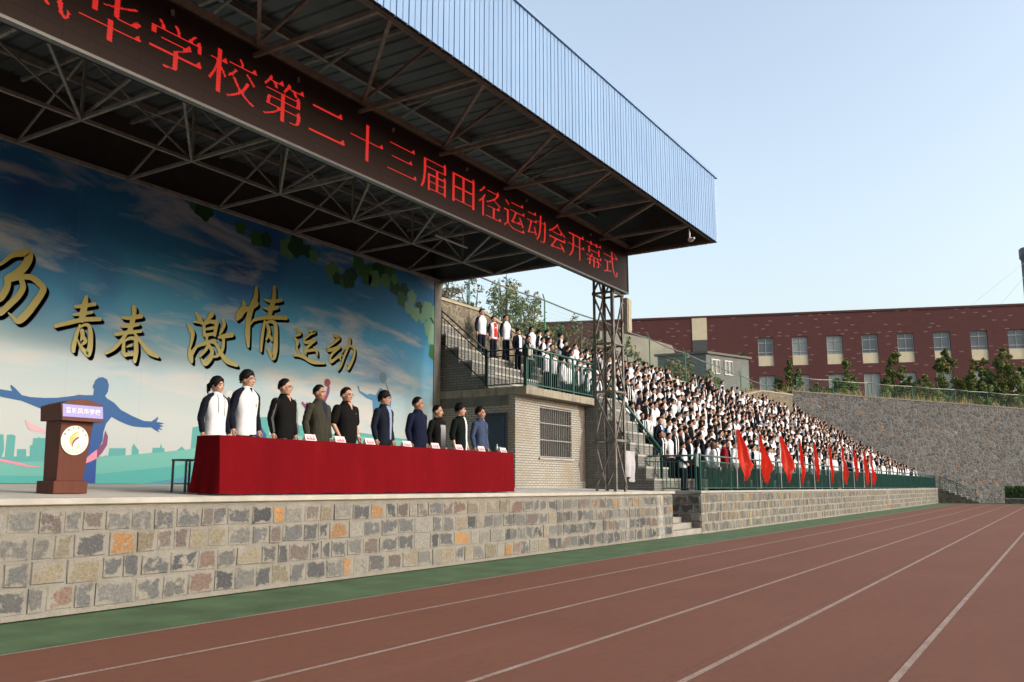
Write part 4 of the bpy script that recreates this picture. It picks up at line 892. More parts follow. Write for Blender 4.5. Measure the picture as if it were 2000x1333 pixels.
# ------------------------------------------------------------------ rear and end stone walls, raised ground behind
def rubble_mat(name, sc_, c1, c2, c3, mort, yz=1.):
    m = NT(name); m.k = .54 if 'grey' in name else .45; x = m.sep()
    v = m.comb(m.math('ADD', x[0], m.math('MULTIPLY', x[1], -1.)), 0., m.math('MULTIPLY', x[2], yz))
    w1 = m.noise(sc_*.9, 3, .6, vec=v)
    q = m.n('ShaderNodeVectorMath', operation='ADD'); m.put(q.inputs[0], v); m.put(q.inputs[1], m.comb(m.math('MULTIPLY', w1, .25/sc_*1.6), 0., m.math('MULTIPLY', w1, .2/sc_))); v2 = q.outputs[0]
    vo = m.n('ShaderNodeTexVoronoi', feature='F1', voronoi_dimensions='3D'); m.put(vo.inputs['Vector'], v2); vo.inputs['Scale'].default_value = sc_
    ve = m.n('ShaderNodeTexVoronoi', feature='DISTANCE_TO_EDGE', voronoi_dimensions='3D'); m.put(ve.inputs['Vector'], v2); ve.inputs['Scale'].default_value = sc_
    s = m.n('ShaderNodeSeparateColor'); m.put(s.inputs[0], vo.outputs['Color'])
    c = m.ramp(s.outputs[0], [(0., c1), (.45, c2), (.82, c3), (.93, c1), (.96, (.34, .19, .10)), (1., (.40, .38, .35))], 'LINEAR')
    n = m.noise(sc_*5, 4, .7); c = m.mix(m.mapr(n, .4, .75), c, tuple(k*.55 for k in c1))
    e = m.mapr(ve.outputs['Distance'], .03, .085); c = m.mix(e, mort, c)
    big = m.noise(.25, 4); c = m.mix(m.math('MULTIPLY', m.mapr(big, .5, .75), .4), c, tuple(k*.8 for k in c1))
    m.bump(m.math('MINIMUM', ve.outputs['Distance'], .15), .9, .25)
    return m.done(c, .95, 0, .15)
M_rub = rubble_mat('grey_rubble', 2.1, (.12, .12, .125), (.19, .185, .18), (.28, .265, .25), (.25, .245, .24), 1.7)
M_rub2 = rubble_mat('tan_rubble', 2.6, (.22, .185, .14), (.30, .26, .20), (.36, .31, .23), (.40, .35, .26), 1.1)
REAR = [(14, 18.2, 7.86), (27.2, 18.2, 7.86), (30.5, 18.2, 7.25), (58, 18.2, 7.25), (64, 18.2, 8.2), (72.9, 18.2, 8.7)]
ENDW = [(72.8, 18.2, 9.0), (78, 13, 8.65), (84, 7, 8.3), (88.6, 2.4, 7.98), (97, -6, 7.5), (112, -21, 7.0)]
def wall(name, label, cat, pts, th, mat, z0=-.5, cap=None, capm=None):
    t = thing(name, label, cat, (pts[0][0], pts[0][1], 0))
    b = MB(); cb_ = MB()
    for p, q in zip(pts, pts[1:]):
        d = Vector((q[0]-p[0], q[1]-p[1], 0)).normalized(); n = Vector((-d.y, d.x, 0))*th
        if n.y < 0 and abs(d.x) > .9: n = -n
        b.add([(p[0], p[1], z0), (q[0], q[1], z0), (q[0]+n.x, q[1]+n.y, z0), (p[0]+n.x, p[1]+n.y, z0), (p[0], p[1], p[2]), (q[0], q[1], q[2]), (q[0]+n.x, q[1]+n.y, q[2]), (p[0]+n.x, p[1]+n.y, p[2])],
              [(0,1,5,4), (1,2,6,5), (2,3,7,6), (3,0,4,7), (4,5,6,7)])
        if cap:
            o = -n.normalized()*.05; i = n + n.normalized()*.03
            cb_.add([(p[0]+o.x, p[1]+o.y, p[2]), (q[0]+o.x, q[1]+o.y, q[2]), (q[0]+i.x, q[1]+i.y, q[2]), (p[0]+i.x, p[1]+i.y, p[2]), (p[0]+o.x, p[1]+o.y, p[2]+cap), (q[0]+o.x, q[1]+o.y, q[2]+cap), (q[0]+i.x, q[1]+i.y, q[2]+cap), (p[0]+i.x, p[1]+i.y, p[2]+cap)],
                    [(0,3,2,1), (4,5,6,7), (0,1,5,4), (1,2,6,5), (2,3,7,6), (3,0,4,7)])
    b.build('stone_face', mat, t)
    if cap: cb_.build('coping', capm, t)
    return t
wall('retaining_wall', 'tan stone retaining wall behind the top row of the stand', 'wall', REAR, .5, M_rub2, 3.5, .10, simple('sandy_coping', (.42, .36, .26), .9, .15, 3))
wall('retaining_wall', 'tall dark grey rubble wall closing the far end of the track', 'wall', ENDW, .7, M_rub, -.3, .09, simple('weathered_coping', (.27, .25, .22), .9, .2, 2))
M_hillg = simple('dry_hillside', (.16, .14, .07), .95, .35, .5, bump=.6, bsc=4)
b = MB(); inner = [(-40, 18.6, 7.5), (24, 18.6, 7.6), (31, 18.6, 7.15), (58, 18.6, 7.15), (64, 18.6, 8.1), (73, 18.8, 8.6), (78.6, 13.5, 8.55), (84.6, 7.5, 8.2), (89.2, 2.9, 7.9), (97.6, -5.5, 7.4), (112.6, -20.5, 6.9)]
outer = [(-40, 160, 7.8), (40, 160, 8), (60, 158, 8.1), (80, 150, 8.3), (110, 130, 8.6), (140, 110, 8.8), (165, 85, 8.7), (180, 60, 8.5), (190, 35, 8.2), (195, 5, 7.8), (195, -30, 7.2)]
V = inner + outer; n = len(inner); b.add(V, [(i, n+i, n+i+1, i+1) for i in range(n-1)]); b.add([(p[0], p[1], p[2]) for p in outer] + [(p[0]*1.5, p[1]*1.5, -2) for p in outer], [(i, i+1, n+i+1, n+i) for i in range(n-1)])
tag(b.build('hillside', M_hillg), kind='structure')

# ------------------------------------------------------------------ wire fences
def mesh_mat():
    m = NT('green_wire_mesh'); x = m.sep()
    u = m.math('FRACT', m.math('MULTIPLY', m.math('ADD', x[0], m.math('MULTIPLY', x[1], -1.)), 9.)); v = m.math('FRACT', m.math('MULTIPLY', x[2], 5.))
    k = m.math('MAXIMUM', m.math('LESS_THAN', u, .045), m.math('LESS_THAN', v, .022))
    m.put(m.b.inputs['Alpha'], k); return m.done((.05, .20, .15), .5)
M_mesh = mesh_mat(); M_fpost = simple('green_fence_post', (.022, .19, .10), .45, .15, 10); M_cable = simple('grey_cable', (.17, .19, .18), .6, .1)
def wire_fence(label, pts, h, spacing, top_arm=True, cable_r=.035, meshed=True, cable_m=None):
    t = thing('wire_fence', label, 'fence', pts[0])
    b = MB(); cb_ = MB()
    for pi, (p, q) in enumerate(zip(pts, pts[1:])):
        p, q = Vector(p), Vector(q); d = q - p; n = max(1, round(d.length/spacing))
        if meshed: b.quad(p, q, q + Vector((0, 0, h)), p + Vector((0, 0, h)))
        for i in range(n + (1 if pi == len(pts)-2 else 0)):
            a = p + d*(i/n); pb = MB(); pb.limb([a, a + Vector((0, 0, h + .02))], [.035, .035], 8, cap=False)
            if top_arm: pb.limb([a + Vector((0, 0, h)), a + Vector((.12, .16, h + .32))], [.03, .025], 6, cap=False)
            pb.build('post', M_fpost, t)
        for i in range(n):
            a, c = p + d*(i/n), p + d*((i+1)/n); mid = (a + c)/2 - Vector((0, 0, .06))
            cb_.limb([a + Vector((0, 0, h)), mid + Vector((0, 0, h)), c + Vector((0, 0, h))], [cable_r]*3, 6, cap=False)
    if meshed: b.build('wire_mesh', M_mesh, t)
    cb_.build('top_cable', cable_m or M_cable, t, True)
wire_fence('green wire mesh fence with angled posts on top of the wall behind the stand', [(21, 18.45, 7.3), (44, 18.45, 7.2), (60, 18.45, 6.9), (72.8, 18.45, 6.75)], 2.05, 5.4)
wire_fence('thin green post and cable fence along the top of the dark end wall', [(73.6, 18.0, 9.0), (78.3, 13.3, 8.68), (84.3, 7.3, 8.35), (88.9, 2.7, 8.05), (97.3, -5.7, 7.55), (108, -16, 7.2)], 1.25, 3.4, False, .03, True, simple('pale_cable', (.42, .43, .38), .6))

# ------------------------------------------------------------------ grey shed and water tank on the slope
sh = thing('shed', 'low grey brick shed with two white windows behind the fence', 'shed', (64, 23, 8.5))
M_shed = brick_mat('grey_shed_brick', (.24, .255, .25), (.19, .205, .20), (.13, .14, .14), .3, .09, .01)
def shp(u, v): # along the lit front / along the dark side
    return (62.9 + u*.93 - v*.12, 21.9 - u*.36 + v*.99)
def shq(b, pts): b.add(pts, [tuple(range(len(pts)))])
zb, zt = 8.3, 11.15
A, B_, Cc, D = shp(0, 0), shp(5.0, 0), shp(5.0, 3.7), shp(0, 3.7)
b = MB()
for p, q in ((A, B_), (B_, Cc), (Cc, D), (D, A)): b.quad((*p, zb), (*q, zb), (*q, zt), (*p, zt))
b.build('wall', M_shed, sh)
b = MB(); P4 = [shp(-.12, -.2), shp(5.1, -.2), shp(5.1, 3.9), shp(-.12, 3.9)]
b.add([(*p, zt + .003) for p in P4] + [(*p, zt + .17) for p in P4], [(3,2,1,0), (4,5,6,7), (0,1,5,4), (1,2,6,5), (2,3,7,6), (3,0,4,7)]); b.build('roof', simple('shed_roof', (.15, .15, .145), .8), sh)
M_wf = simple('white_window_frame', (.72, .74, .72), .4, .04); M_gl = simple('dark_glass', (.035, .045, .05), .12, .2, 1, spec=.6)
for u0 in (.55, 2.05):
    b = MB(); a, c = shp(u0, -.02), shp(u0 + .9, -.02); b.quad((*a, 9.75), (*c, 9.75), (*c, 10.75), (*a, 10.75)); wi = b.build('window', M_gl, sh)
    b = MB()
    for uu in (u0, u0 + .45, u0 + .9): p = shp(uu, -.04); b.bar((*p, 9.70), (*p, 10.80), .07)
    for zz in (9.73, 10.77): b.bar((*shp(u0 - .03, -.04), zz), (*shp(u0 + .93, -.04), zz), .07)
    b.build('window_frame', M_wf, wi)
b = MB(); a, c = shp(4.0, -.02), shp(4.75, -.02); b.quad((*a, 8.3), (*c, 8.3), (*c, 10.45), (*a, 10.45)); b.build('door', simple('grey_green_door', (.10, .14, .135), .5), sh)
tk = thing('water_tank', 'round topped pale concrete tank half hidden by dry shrubs behind the fence', 'tank', (69, 28, 9))
b = MB(); pts = []
for k in range(13):
    a = math.pi*k/12; pts.append((-math.cos(a), math.sin(a)))
prof = [(66.3, 32.3), (70.6, 27.2)]
d = (Vector((*prof[1], 0)) - Vector((*prof[0], 0))); nrm = Vector((d.y, -d.x, 0)).normalized()
for s in (0, 1):
    for i in range(21):
        u = i/20; p = Vector((*prof[0], 0)) + d*u; z = (14.35 - 1.2*u**1.6) if u < .97 else 12.2
        b.v.append(tuple(p + nrm*(0 if s == 0 else -4) + Vector((0, 0, z))))
for i in range(21):
    u = i/20; p = Vector((*prof[0], 0)) + d*u; b.v.append(tuple(p + Vector((0, 0, 8)))); 
for i in range(20): b.f += [[42+i, 42+i+1, i+1, i], [i, i+1, 21+i+1, 21+i]]; b.m += [0, 0]
b.f.append([20, 62, 41]); b.m.append(0)
b.build('shell', simple('pale_tank_concrete', (.40, .375, .31), .9, .22, .6, bump=.3, bsc=8), tk)

# ------------------------------------------------------------------ red school building
P1 = Vector((106.3, 2.9, 0)); e_ = Vector((-.336, .942, 0)); nn = Vector((-.942, -.336, 0))
bd = thing('school_building', 'long dark red brick school building with cream panels under its windows', 'building', (100, 22, 8))
def fp(t, z, o=0.): q = P1 + e_*t + nn*o; return (q.x, q.y, z)
def red_mat():
    m = NT('dark_red_brick'); m.k = .60; x = m.sep()
    u = m.math('ADD', m.math('MULTIPLY', x[0], -.336), m.math('MULTIPLY', x[1], .942)); z = x[2]
    row = m.math('FLOOR', m.math('MULTIPLY', z, 2.2)); uu = m.math('ADD', m.math('MULTIPLY', u, .85), m.math('MULTIPLY', m.math('FRACT', m.math('MULTIPLY', row, .381)), 1.))
    wn2 = m.n('ShaderNodeTexWhiteNoise', noise_dimensions='2D'); m.put(wn2.inputs['Vector'], m.comb(m.math('FLOOR', uu), row, 0.)); s = m.n('ShaderNodeSeparateColor'); m.put(s.inputs[0], wn2.outputs['Color'])
    on = m.math('GREATER_THAN', s.outputs[0], .66)
    du = m.math('ABSOLUTE', m.math('SUBTRACT', m.math('FRACT', uu), m.math('ADD', .3, m.math('MULTIPLY', s.outputs[1], .4)))); dz = m.math('ABSOLUTE', m.math('SUBTRACT', m.math('FRACT', m.math('MULTIPLY', z, 2.2)), m.math('ADD', .3, m.math('MULTIPLY', s.outputs[2], .4))))
    k = m.math('MULTIPLY', on, m.math('MULTIPLY', m.math('LESS_THAN', du, .17), m.math('LESS_THAN', dz, .10)))
    q = m.n('ShaderNodeTexBrick'); m.put(q.inputs['Vector'], m.comb(u, z, 0.)); q.inputs['Scale'].default_value = 1; q.inputs['Brick Width'].default_value = .5; q.inputs['Row Height'].default_value = .16; q.inputs['Mortar Size'].default_value = .012
    q.inputs['Color1'].default_value = (.155, .060, .058, 1); q.inputs['Color2'].default_value = (.135, .053, .052, 1); q.inputs['Mortar'].default_value = (.10, .036, .038, 1)
    f = m.noise(.12, 4); c = m.mix(m.math('MULTIPLY', m.mapr(f, .4, .7), .35), q.outputs['Color'], (.17, .062, .06)); c = m.mix(m.math('MULTIPLY', k, .7), c, (.42, .26, .24))
    return m.done(c, .8, 0, .2)
M_redb = red_mat(); M_cream = simple('cream_panel', (.62, .54, .38), .75, .06, 2, k=.85); M_glass = NT('office_glass'); _n = M_glass.noise(.6, 2); M_glass = M_glass.done(M_glass.ramp(_n, [(.3, (.11, .14, .17)), (.7, (.17, .205, .235))]), .1, 0, .6)
M_glass2 = simple('curtained_glass', (.42, .46, .47), .2, .12, 1.5, spec=.5); M_mull = simple('white_mullion', (.66, .67, .66), .45, .04); M_reveal = simple('dark_red_reveal', (.07, .026, .028), .8)
WC = [25.65 - 3.66*i for i in range(-2, 13)]
t0, t1, zb, zt = -22, 62, 6.5, 20.36
wins = []
for i, tcn in enumerate(WC):
    if -21 < tcn < 27.5:
        wins.append((tcn, 14.62, 17.82, True)); wins.append((tcn, 9.4, 13.55, False))
cols = sorted({c for c, *_ in wins}); W2 = .83
b = MB()
def fq(b, ta, tb_, za, zb_, o=0.): b.quad(fp(tb_, za, o), fp(ta, za, o), fp(ta, zb_, o), fp(tb_, zb_, o))
edges = [t0] + [v for c in cols for v in (c - W2, c + W2)] + [t1]
for i in range(0, len(edges), 2): fq(b, edges[i], edges[i+1], zb, zt)
for c in cols:
    for za, zb_ in ((zb, 9.4), (13.55, 14.62), (17.82, zt)): fq(b, c - W2, c + W2, za, zb_)
b.quad(fp(t0, zb), fp(t0, zb, -16), fp(t0, zt, -16), fp(t0, zt)); b.quad(fp(t1, zb, -16), fp(t1, zb), fp(t1, zt), fp(t1, zt, -16)); b.quad(fp(t0, zb, -16), fp(t1, zb, -16), fp(t1, zt, -16), fp(t0, zt, -16)); b.quad(fp(t0, zt), fp(t0, zt, -16), fp(t1, zt, -16), fp(t1, zt))
b.build('brick_wall', M_redb, bd)
b = MB()
for (ta, tb_) in ((t0 - .1, t1 + .1),): b.add([fp(ta, zt + .003, .08), fp(tb_, zt + .003, .08), fp(tb_, zt + .003, -.4), fp(ta, zt + .003, -.4), fp(ta, zt + .22, .08), fp(tb_, zt + .22, .08), fp(tb_, zt + .22, -.4), fp(ta, zt + .22, -.4)], [(3,2,1,0), (4,5,6,7), (0,1,5,4), (1,2,6,5), (2,3,7,6), (3,0,4,7)])
b.build('parapet', simple('parapet_red', (.13, .05, .05), .8, .1, .4), bd)
for k, (c, za, zb_, up) in enumerate(wins):
    rr = random.Random(k*7); ins = -.28; gz = za + (1.12 if up else .55)
    mat = M_glass2 if (not up or rr.random() < .15) else M_glass
    b = MB(); fq(b, c - W2, c + W2, gz, zb_, ins); wi = b.build('window', mat, bd)
    b = MB()
    for (ta, tb_) in ((c - W2, c - W2), (c + W2, c + W2)): b.quad(fp(ta, za), fp(ta, za, ins), fp(ta, zb_, ins), fp(ta, zb_))
    b.quad(fp(c - W2, zb_), fp(c + W2, zb_), fp(c + W2, zb_, ins), fp(c - W2, zb_, ins)); b.quad(fp(c - W2, za), fp(c - W2, za, ins), fp(c + W2, za, ins), fp(c + W2, za)); b.build('reveal', M_reveal, wi)
    b = MB()
    for tt in (c - W2 + .04, c, c + W2 - .04): b.bar(fp(tt, gz, ins + .03), fp(tt, zb_, ins + .03), .075)
    for zz in (gz + .42, gz + (zb_ - gz)*.72, zb_ - .04, gz + .04): b.bar(fp(c - W2, zz, ins + .03), fp(c + W2, zz, ins + .03), .07)
    b.build('window_frame', M_mull, wi)
    b = MB(); fq(b, c - W2, c + W2, za, gz, -.10); b.build('cream_panel', M_cream, wi)
b = MB(); fq(b, 32.0, 33.65, 17.8, zt - .02, .06); b.build('cream_panel', M_cream, bd)
b = MB(); fq(b, 32.0, 33.65, 16.0, 17.797, .05); b.build('grey_panel', simple('grey_panel_paint', (.11, .12, .125), .6), bd)
for (tt, za, zb_) in ((32.0, 16.0, zt - .02), (33.65, 16.0, zt - .02)):
    b = MB(); b.quad(fp(tt, za, -.01), fp(tt, za, .06), fp(tt, zb_, .06), fp(tt, zb_, -.01)); b.build('panel_edge', M_cream, bd)
# chimney and its guy wires
ch = thing('chimney', 'slim grey steel chimney with a flared top beyond the red building', 'chimney', (126, 2.2, 8))
b = MB(); cx, cy = 126.35, 1.40; b.loft([(cx, cy, 7, 1.0, 1.0), (cx, cy, 28.5, .82, .82), (cx, cy, 29.6, .80, .80), (cx, cy, 29.9, .98, .98), (cx, cy, 31.0, .98, .98), (cx, cy, 31.2, .8, .8)], 24); b.build('flue', simple('blue_grey_steel', (.16, .19, .22), .5, .12, 1), ch, True)
b = MB(); b.limb([(cx - .8, cy, 29.5), (111.5, 9, 20.5)], [.014, .014], 6); b.limb([(cx - .8, cy, 28.0), (115, 6, 20.5)], [.014, .014], 6); b.build('guy_wire', simple('guy_wire_steel', (.35, .37, .4), .5), ch)

# ------------------------------------------------------------------ end stair, its rail and the planter
es = thing('end_stair', 'small stone side stair running down from the far end of the stand', 'stair', (82.5, 7.5, 0))
for i in range(7):
    b = MB(); b.mi = 0; y1 = 9.0 - .42*i; b.box(82.06, 83.6, y1 - .42, y1 - .003, 0, 1.21 - .17*(i+1) - .05 + .17); b.mi = 1; b.box(82.03, 83.62, y1 - .43, y1 - .004, 1.21 - .17*i - .05, 1.21 - .17*i)
    b.build('step', [M_rub2, M_tread], es)
railing('railing', 'faint green handrail down the small stair at the far end', [(82.2, 8.9, 1.2), (82.2, 6.2, .1)], 1.0, M_rail, 1.4, .14)
plt_ = thing('planter', 'low stone planter box at the foot of the dark end wall', 'planter', (82, 3, 0))
b = MB(); b.box(81.0, 83.2, -1.5, 4.1, 0, .36); b.build('box_wall', M_rub2, plt_); b = MB(); b.box(80.95, 83.25, -1.55, 4.15, .3605, .44); b.build('coping', M_tread, plt_)

# ------------------------------------------------------------------ vegetation
def leafmat(name, c):
    m = NT(name); m.k = 1.05; f = m.noise(1.2, 3); g = m.ramp(f, [(.3, tuple(x*.75 for x in c)), (.7, tuple(min(1, x*1.25) for x in c))])
    m.b.inputs['Transmission Weight'].default_value = 0.; return m.done(g, .6, 0, .25)
LG = {'dark': leafmat('leaf_dark', (.035, .065, .020)), 'mid': leafmat('leaf_mid', (.070, .115, .028)), 'yel': leafmat('leaf_yellow_green', (.15, .175, .035)), 'gold': leafmat('leaf_gold', (.26, .19, .04)),
      'dry': leafmat('leaf_dry', (.17, .12, .07)), 'pur': leafmat('twig_grey', (.12, .095, .085)), 'olive': leafmat('leaf_olive', (.10, .125, .045)), 'straw': leafmat('dry_straw', (.34, .25, .10))}
M_bark = simple('bark', (.10, .08, .06), .9, .3, 8)
def leaves(b, fn, n, s0, s1, r, wts):
    for i in range(n):
        c, nrm = fn(); s = r.uniform(s0, s1)
        d = Vector((r.gauss(0, 1), r.gauss(0, 1), r.gauss(0, 1))); d = d - nrm*d.dot(nrm)
        if d.length < 1e-3: continue
        d.normalize(); q = nrm.cross(d).normalized(); b.mi = r.choices(range(len(wts)), wts)[0]
        c = Vector(c); b.add([c - d*s, c + q*s*.45 + nrm*s*.1, c + d*s, c - q*s*.45 + nrm*s*.1], [(0, 1, 2, 3)])
def tree(name, label, cat, x, y, z0, h, wd, mats, wts, n, s, seed, spires=3, group=None, stems=1):
    r = random.Random(seed); t = thing(name, label, cat, (x, y, z0), group)
    b = MB()
    for k in range(max(stems, 1)):
        a = r.uniform(0, 6.28); b.limb([(x + .1*k, y, z0 - .2), (x + .1*k + .1*wd*math.cos(a), y + .1*wd*math.sin(a), z0 + h*.4), (x + .2*wd*math.cos(a), y + .2*wd*math.sin(a), z0 + h*.85)], [.03 + .012*h, .02 + .008*h, .01], 7)
    lob = []
    for k in range(spires):
        a = r.uniform(0, 6.28); d = (0 if k == 0 else r.uniform(.25, .55))*wd; top = h*(1 if k == 0 else r.uniform(.5, .85)); lob.append((x + d*math.cos(a), y + d*math.sin(a), top, wd*(.5 if k == 0 else r.uniform(.28, .42))))
        if k: b.limb([(x, y, z0 + h*.12), (x + .6*d*math.cos(a), y + .6*d*math.sin(a), z0 + top*.45), (x + d*math.cos(a), y + d*math.sin(a), z0 + top*.9)], [.05, .03, .008], 6)
    b.build('trunk', M_bark, t, True)
    b = MB()
    cl = []
    for (lx, ly, top, rw) in lob:
        for q in range(int(10 + 4*top)):
            v = r.random()**.8; rr = rw*(1 - v)**.75*r.random()**.5 + .05; a = r.uniform(0, 6.28)
            cl.append((lx + rr*math.cos(a), ly + rr*math.sin(a), z0 + .08*h + v*top*.92, .16 + .22*rw*(1-v)))
    def fn():
        c = r.choice(cl); d = Vector((r.gauss(0, 1), r.gauss(0, 1), r.gauss(0, 1))).normalized()
        return (c[0] + d.x*c[3]*r.random()**.4, c[1] + d.y*c[3]*r.random()**.4, c[2] + d.z*c[3]*r.random()**.4), (d*.6 + Vector((r.gauss(0, .6), r.gauss(0, .6), r.gauss(0, .6)))).normalized()
    leaves(b, fn, n, s*.7, s*1.3, r, wts); b.build('crown', mats, t)
    return t
mm = [LG['dark'], LG['mid'], LG['yel'], LG['gold']]
for i, (px_, py_, h, wd, wt, lab) in enumerate([
    (80.6, 20.3, 4.3, 1.5, [4, 6, 3, .3], 'narrow young green tree nearest the shed before the red building'),
    (82.0, 18.3, 2.2, 1.3, [3, 3, 3, 1], 'low bushy sapling in dry grass beside the narrow tree'),
    (83.5, 15.9, 4.4, 2.2, [3, 6, 5, .6], 'small spired tree with two tops before the third window'),
    (86.0, 12.1, 5.2, 2.9, [4, 6, 5, .8], 'broad spired young tree between the middle windows of the red building'),
    (88.3, 8.3, 5.7, 3.6, [5, 5, 5, 1.2], 'wide ragged tree with a thin top, partly yellowing'),
    (91.6, 3.7, 5.9, 3.0, [4, 4, 6, 1.8], 'tall yellowing tree with a pale leader near the wall end'),
    (90.0, 5.4, 3.6, 2.4, [8, 4, 1, .2], 'dark green bushy tree leaning against the yellowing one'),
    (93.0, 1.2, 4.6, 2.8, [5, 4, 4, 2], 'bushy autumn tinted tree at the picture end of the wall')]):
    lab = lab.replace('at the picture end of the wall', 'beyond the hedge planter')
    tree('young_tree', lab, 'tree', px_, py_, 8.3 - (i > 3)*.3, h, wd*1.38, mm, wt, int(5200*wd), .105, 60 + i, 3 + i % 3, 'young trees before the red building')
tree('young_tree', 'dark green shrubby tree at the far corner of the grey shed', 'tree', 69.8, 21.4, 8.6, 3.4, 2.4, mm, [5, 5, 1, .1], 3600, .13, 81, 5)
mo = [LG['olive'], LG['mid'], LG['dry'], LG['pur']]
for i, (x, y, h, wd, wt, n, lab) in enumerate([
    (27.0, 20.4, 2.2, 2.6, [1, .6, 5, 6], 1100, 'leafless purple grey shrub beside the mural post behind the wall'),
    (29.8, 20.6, 2.3, 2.8, [3, 2, 4, 4], 1300, 'half bare olive shrub on the slope beside the first fence post'),
    (32.0, 20.2, 3.6, 2.9, [6, 6, 2, 1], 2000, 'leafy green tree rising behind the first boys on the top row'),
    (34.2, 20.3, 2.9, 2.2, [6, 5, 1.5, .8], 1500, 'airy green sapling behind the second fence post'),
    (39.5, 20.6, 2.6, 1.9, [6, 5, 1, .6], 1000, 'feathery green sapling alone against the sky behind the fence'),
    (38.2, 21.5, 1.6, 2.4, [2, 1, 6, 2], 900, 'low dry brown bush at the foot of the feathery sapling'),
    (42.5, 21.5, 2.0, 3.6, [2, .5, 6, 3], 2200, 'wide dry brown bush mass left of the steel tower'),
    (47.0, 23.5, 2.6, 4.0, [2, 1, 6, 2], 2400, 'broad tawny bush behind the steel tower'),
    (47.0, 21.0, 2.4, 2.0, [4, 3, 4, 1], 900, 'thin sapling seen through the steel tower'),
    (55.0, 21.5, 2.2, 2.4, [4, 1, 6, 1], 1300, 'brownish bush before the pale concrete tank'),
    (58.2, 21.8, 2.9, 1.7, [5, 2, 4, 1], 1000, 'upright olive bush before the pale concrete tank'),
    (61.0, 21.0, 1.8, 2.0, [2, 2, 6, 0], 900, 'ochre bush in the angle of the tank and the shed')]):
    tree('shrub', lab, 'shrub', x, y, 7.2 + (.3 if x > 58 else 0) + (.35 if x < 31 else 0), h + .3, wd, mo, wt, n, .085 if x < 45 else .11, 100 + i, 5, 'shrubs on the slope behind the stand', 3)
# dry grass along the top of the end wall and on the slope
b = MB(); r_ = random.Random(11)
def blade(x, y, z, h):
    a = r_.uniform(0, 6.28); l = r_.uniform(.0, .35)*h; wq = .02 + .02*r_.random(); dx, dy = math.cos(a), math.sin(a)
    b.mi = r_.choices((0, 1, 2), (6, 2, 2))[0]; b.add([(x - dy*wq, y + dx*wq, z), (x + dy*wq, y - dx*wq, z), (x + dx*l, y + dy*l, z + h)], [(0, 1, 2)])
for i in range(9000):
    s = r_.random()*41; d = r_.random()**1.6*3.2 + .8; x = 73 + .7071*s + .7071*d; y = 18.1 - .7071*s + .7071*d; cl = .5 + .5*math.sin(s*1.7)*math.sin(s*.6 + 1)
    blade(x, y, 8.8 - s*.032 - .02, (.25 + .65*r_.random()**2)*(.5 + cl))
for i in range(4500):
    x = r_.uniform(24, 73); y = r_.uniform(18.8, 23); blade(x, y, 7.1 + max(0, min(6, x - 58))*.16 + max(0, x - 64)*.055 - .05, r_.uniform(.2, .8))
tag(b.build('dry_grass', [LG['straw'], LG['dry'], LG['olive']]), 'dry straw coloured grass along the top of the walls', 'grass', kind='stuff')
# clipped hedge in the planter
b = MB(); r_ = random.Random(12)
def hfn():
    f = r_.random(); x, y, z = r_.uniform(81.1, 83.1), r_.uniform(-1.4, 4.0), r_.uniform(.45, 1.32); n_ = Vector((0, 0, 1))
    if f < .45: x = 81.1 + r_.uniform(-.06, .1); n_ = Vector((-1, 0, 0))
    elif f < .6: y = 4.0 + r_.uniform(-.1, .08); n_ = Vector((0, 1, 0))
    else: z = 1.32 + r_.uniform(-.1, .07)
    return (x, y, z), (n_ + Vector((r_.gauss(0, .6), r_.gauss(0, .6), r_.gauss(0, .6)))).normalized()
leaves(b, hfn, 5200, .05, .10, r_, [5, 2]); b.mi = 0; b.box(81.2, 83.0, -1.3, 3.9, .45, 1.24)
tag(b.build('hedge', [LG['dark'], LG['mid']]), 'clipped dark green hedge growing in the low stone planter', 'hedge')
# ------------------------------------------------------------------ people
M_skin = NT('skin'); M_skin.k = .80; _n = M_skin.noise(14, 4); M_skin.b.inputs['Subsurface Weight'].default_value = .06; M_skin.b.inputs['Subsurface Radius'].default_value = (.02, .008, .004)
M_skin = M_skin.done(M_skin.ramp(_n, [(.3, (.37, .20, .135)), (.7, (.45, .255, .175))]), .5, 0, .35)
M_skin2 = NT('skin_tan'); M_skin2.k = .76; _n = M_skin2.noise(14, 4); M_skin2 = M_skin2.done(M_skin2.ramp(_n, [(.3, (.30, .150, .095)), (.7, (.37, .195, .13))]), .5, 0, .35)
M_hair = simple('black_hair', (.009, .008, .008), .6, .3, 60, spec=.12, bump=.5, bsc=120)
M_hairb = simple('brown_hair', (.075, .032, .014), .5, .3, 60, bump=.5, bsc=120)
M_eye = simple('eye_dark', (.012, .009, .008), .25); M_lip = simple('lips', (.27, .10, .085), .5); M_brow = simple('eyebrow', (.018, .014, .012), .7)
M_glassf = simple('spectacle_frame', (.03, .028, .028), .3, spec=.5)
FAB = {}
def fab(name, c, **k):
    if name not in FAB: FAB[name] = cloth(name, c, **k)
    return FAB[name]
F_white = fab('white_jersey', (.78, .79, .84), k=.62); F_navy = fab('navy_jersey', (.0075, .010, .020)); F_black = fab('black_cloth', (.0075, .0075, .008)); F_trs = fab('navy_trousers', (.012, .014, .026)); F_shoe = fab('dark_shoe', (.02, .02, .022)); F_shoew = fab('white_shoe', (.55, .55, .55))

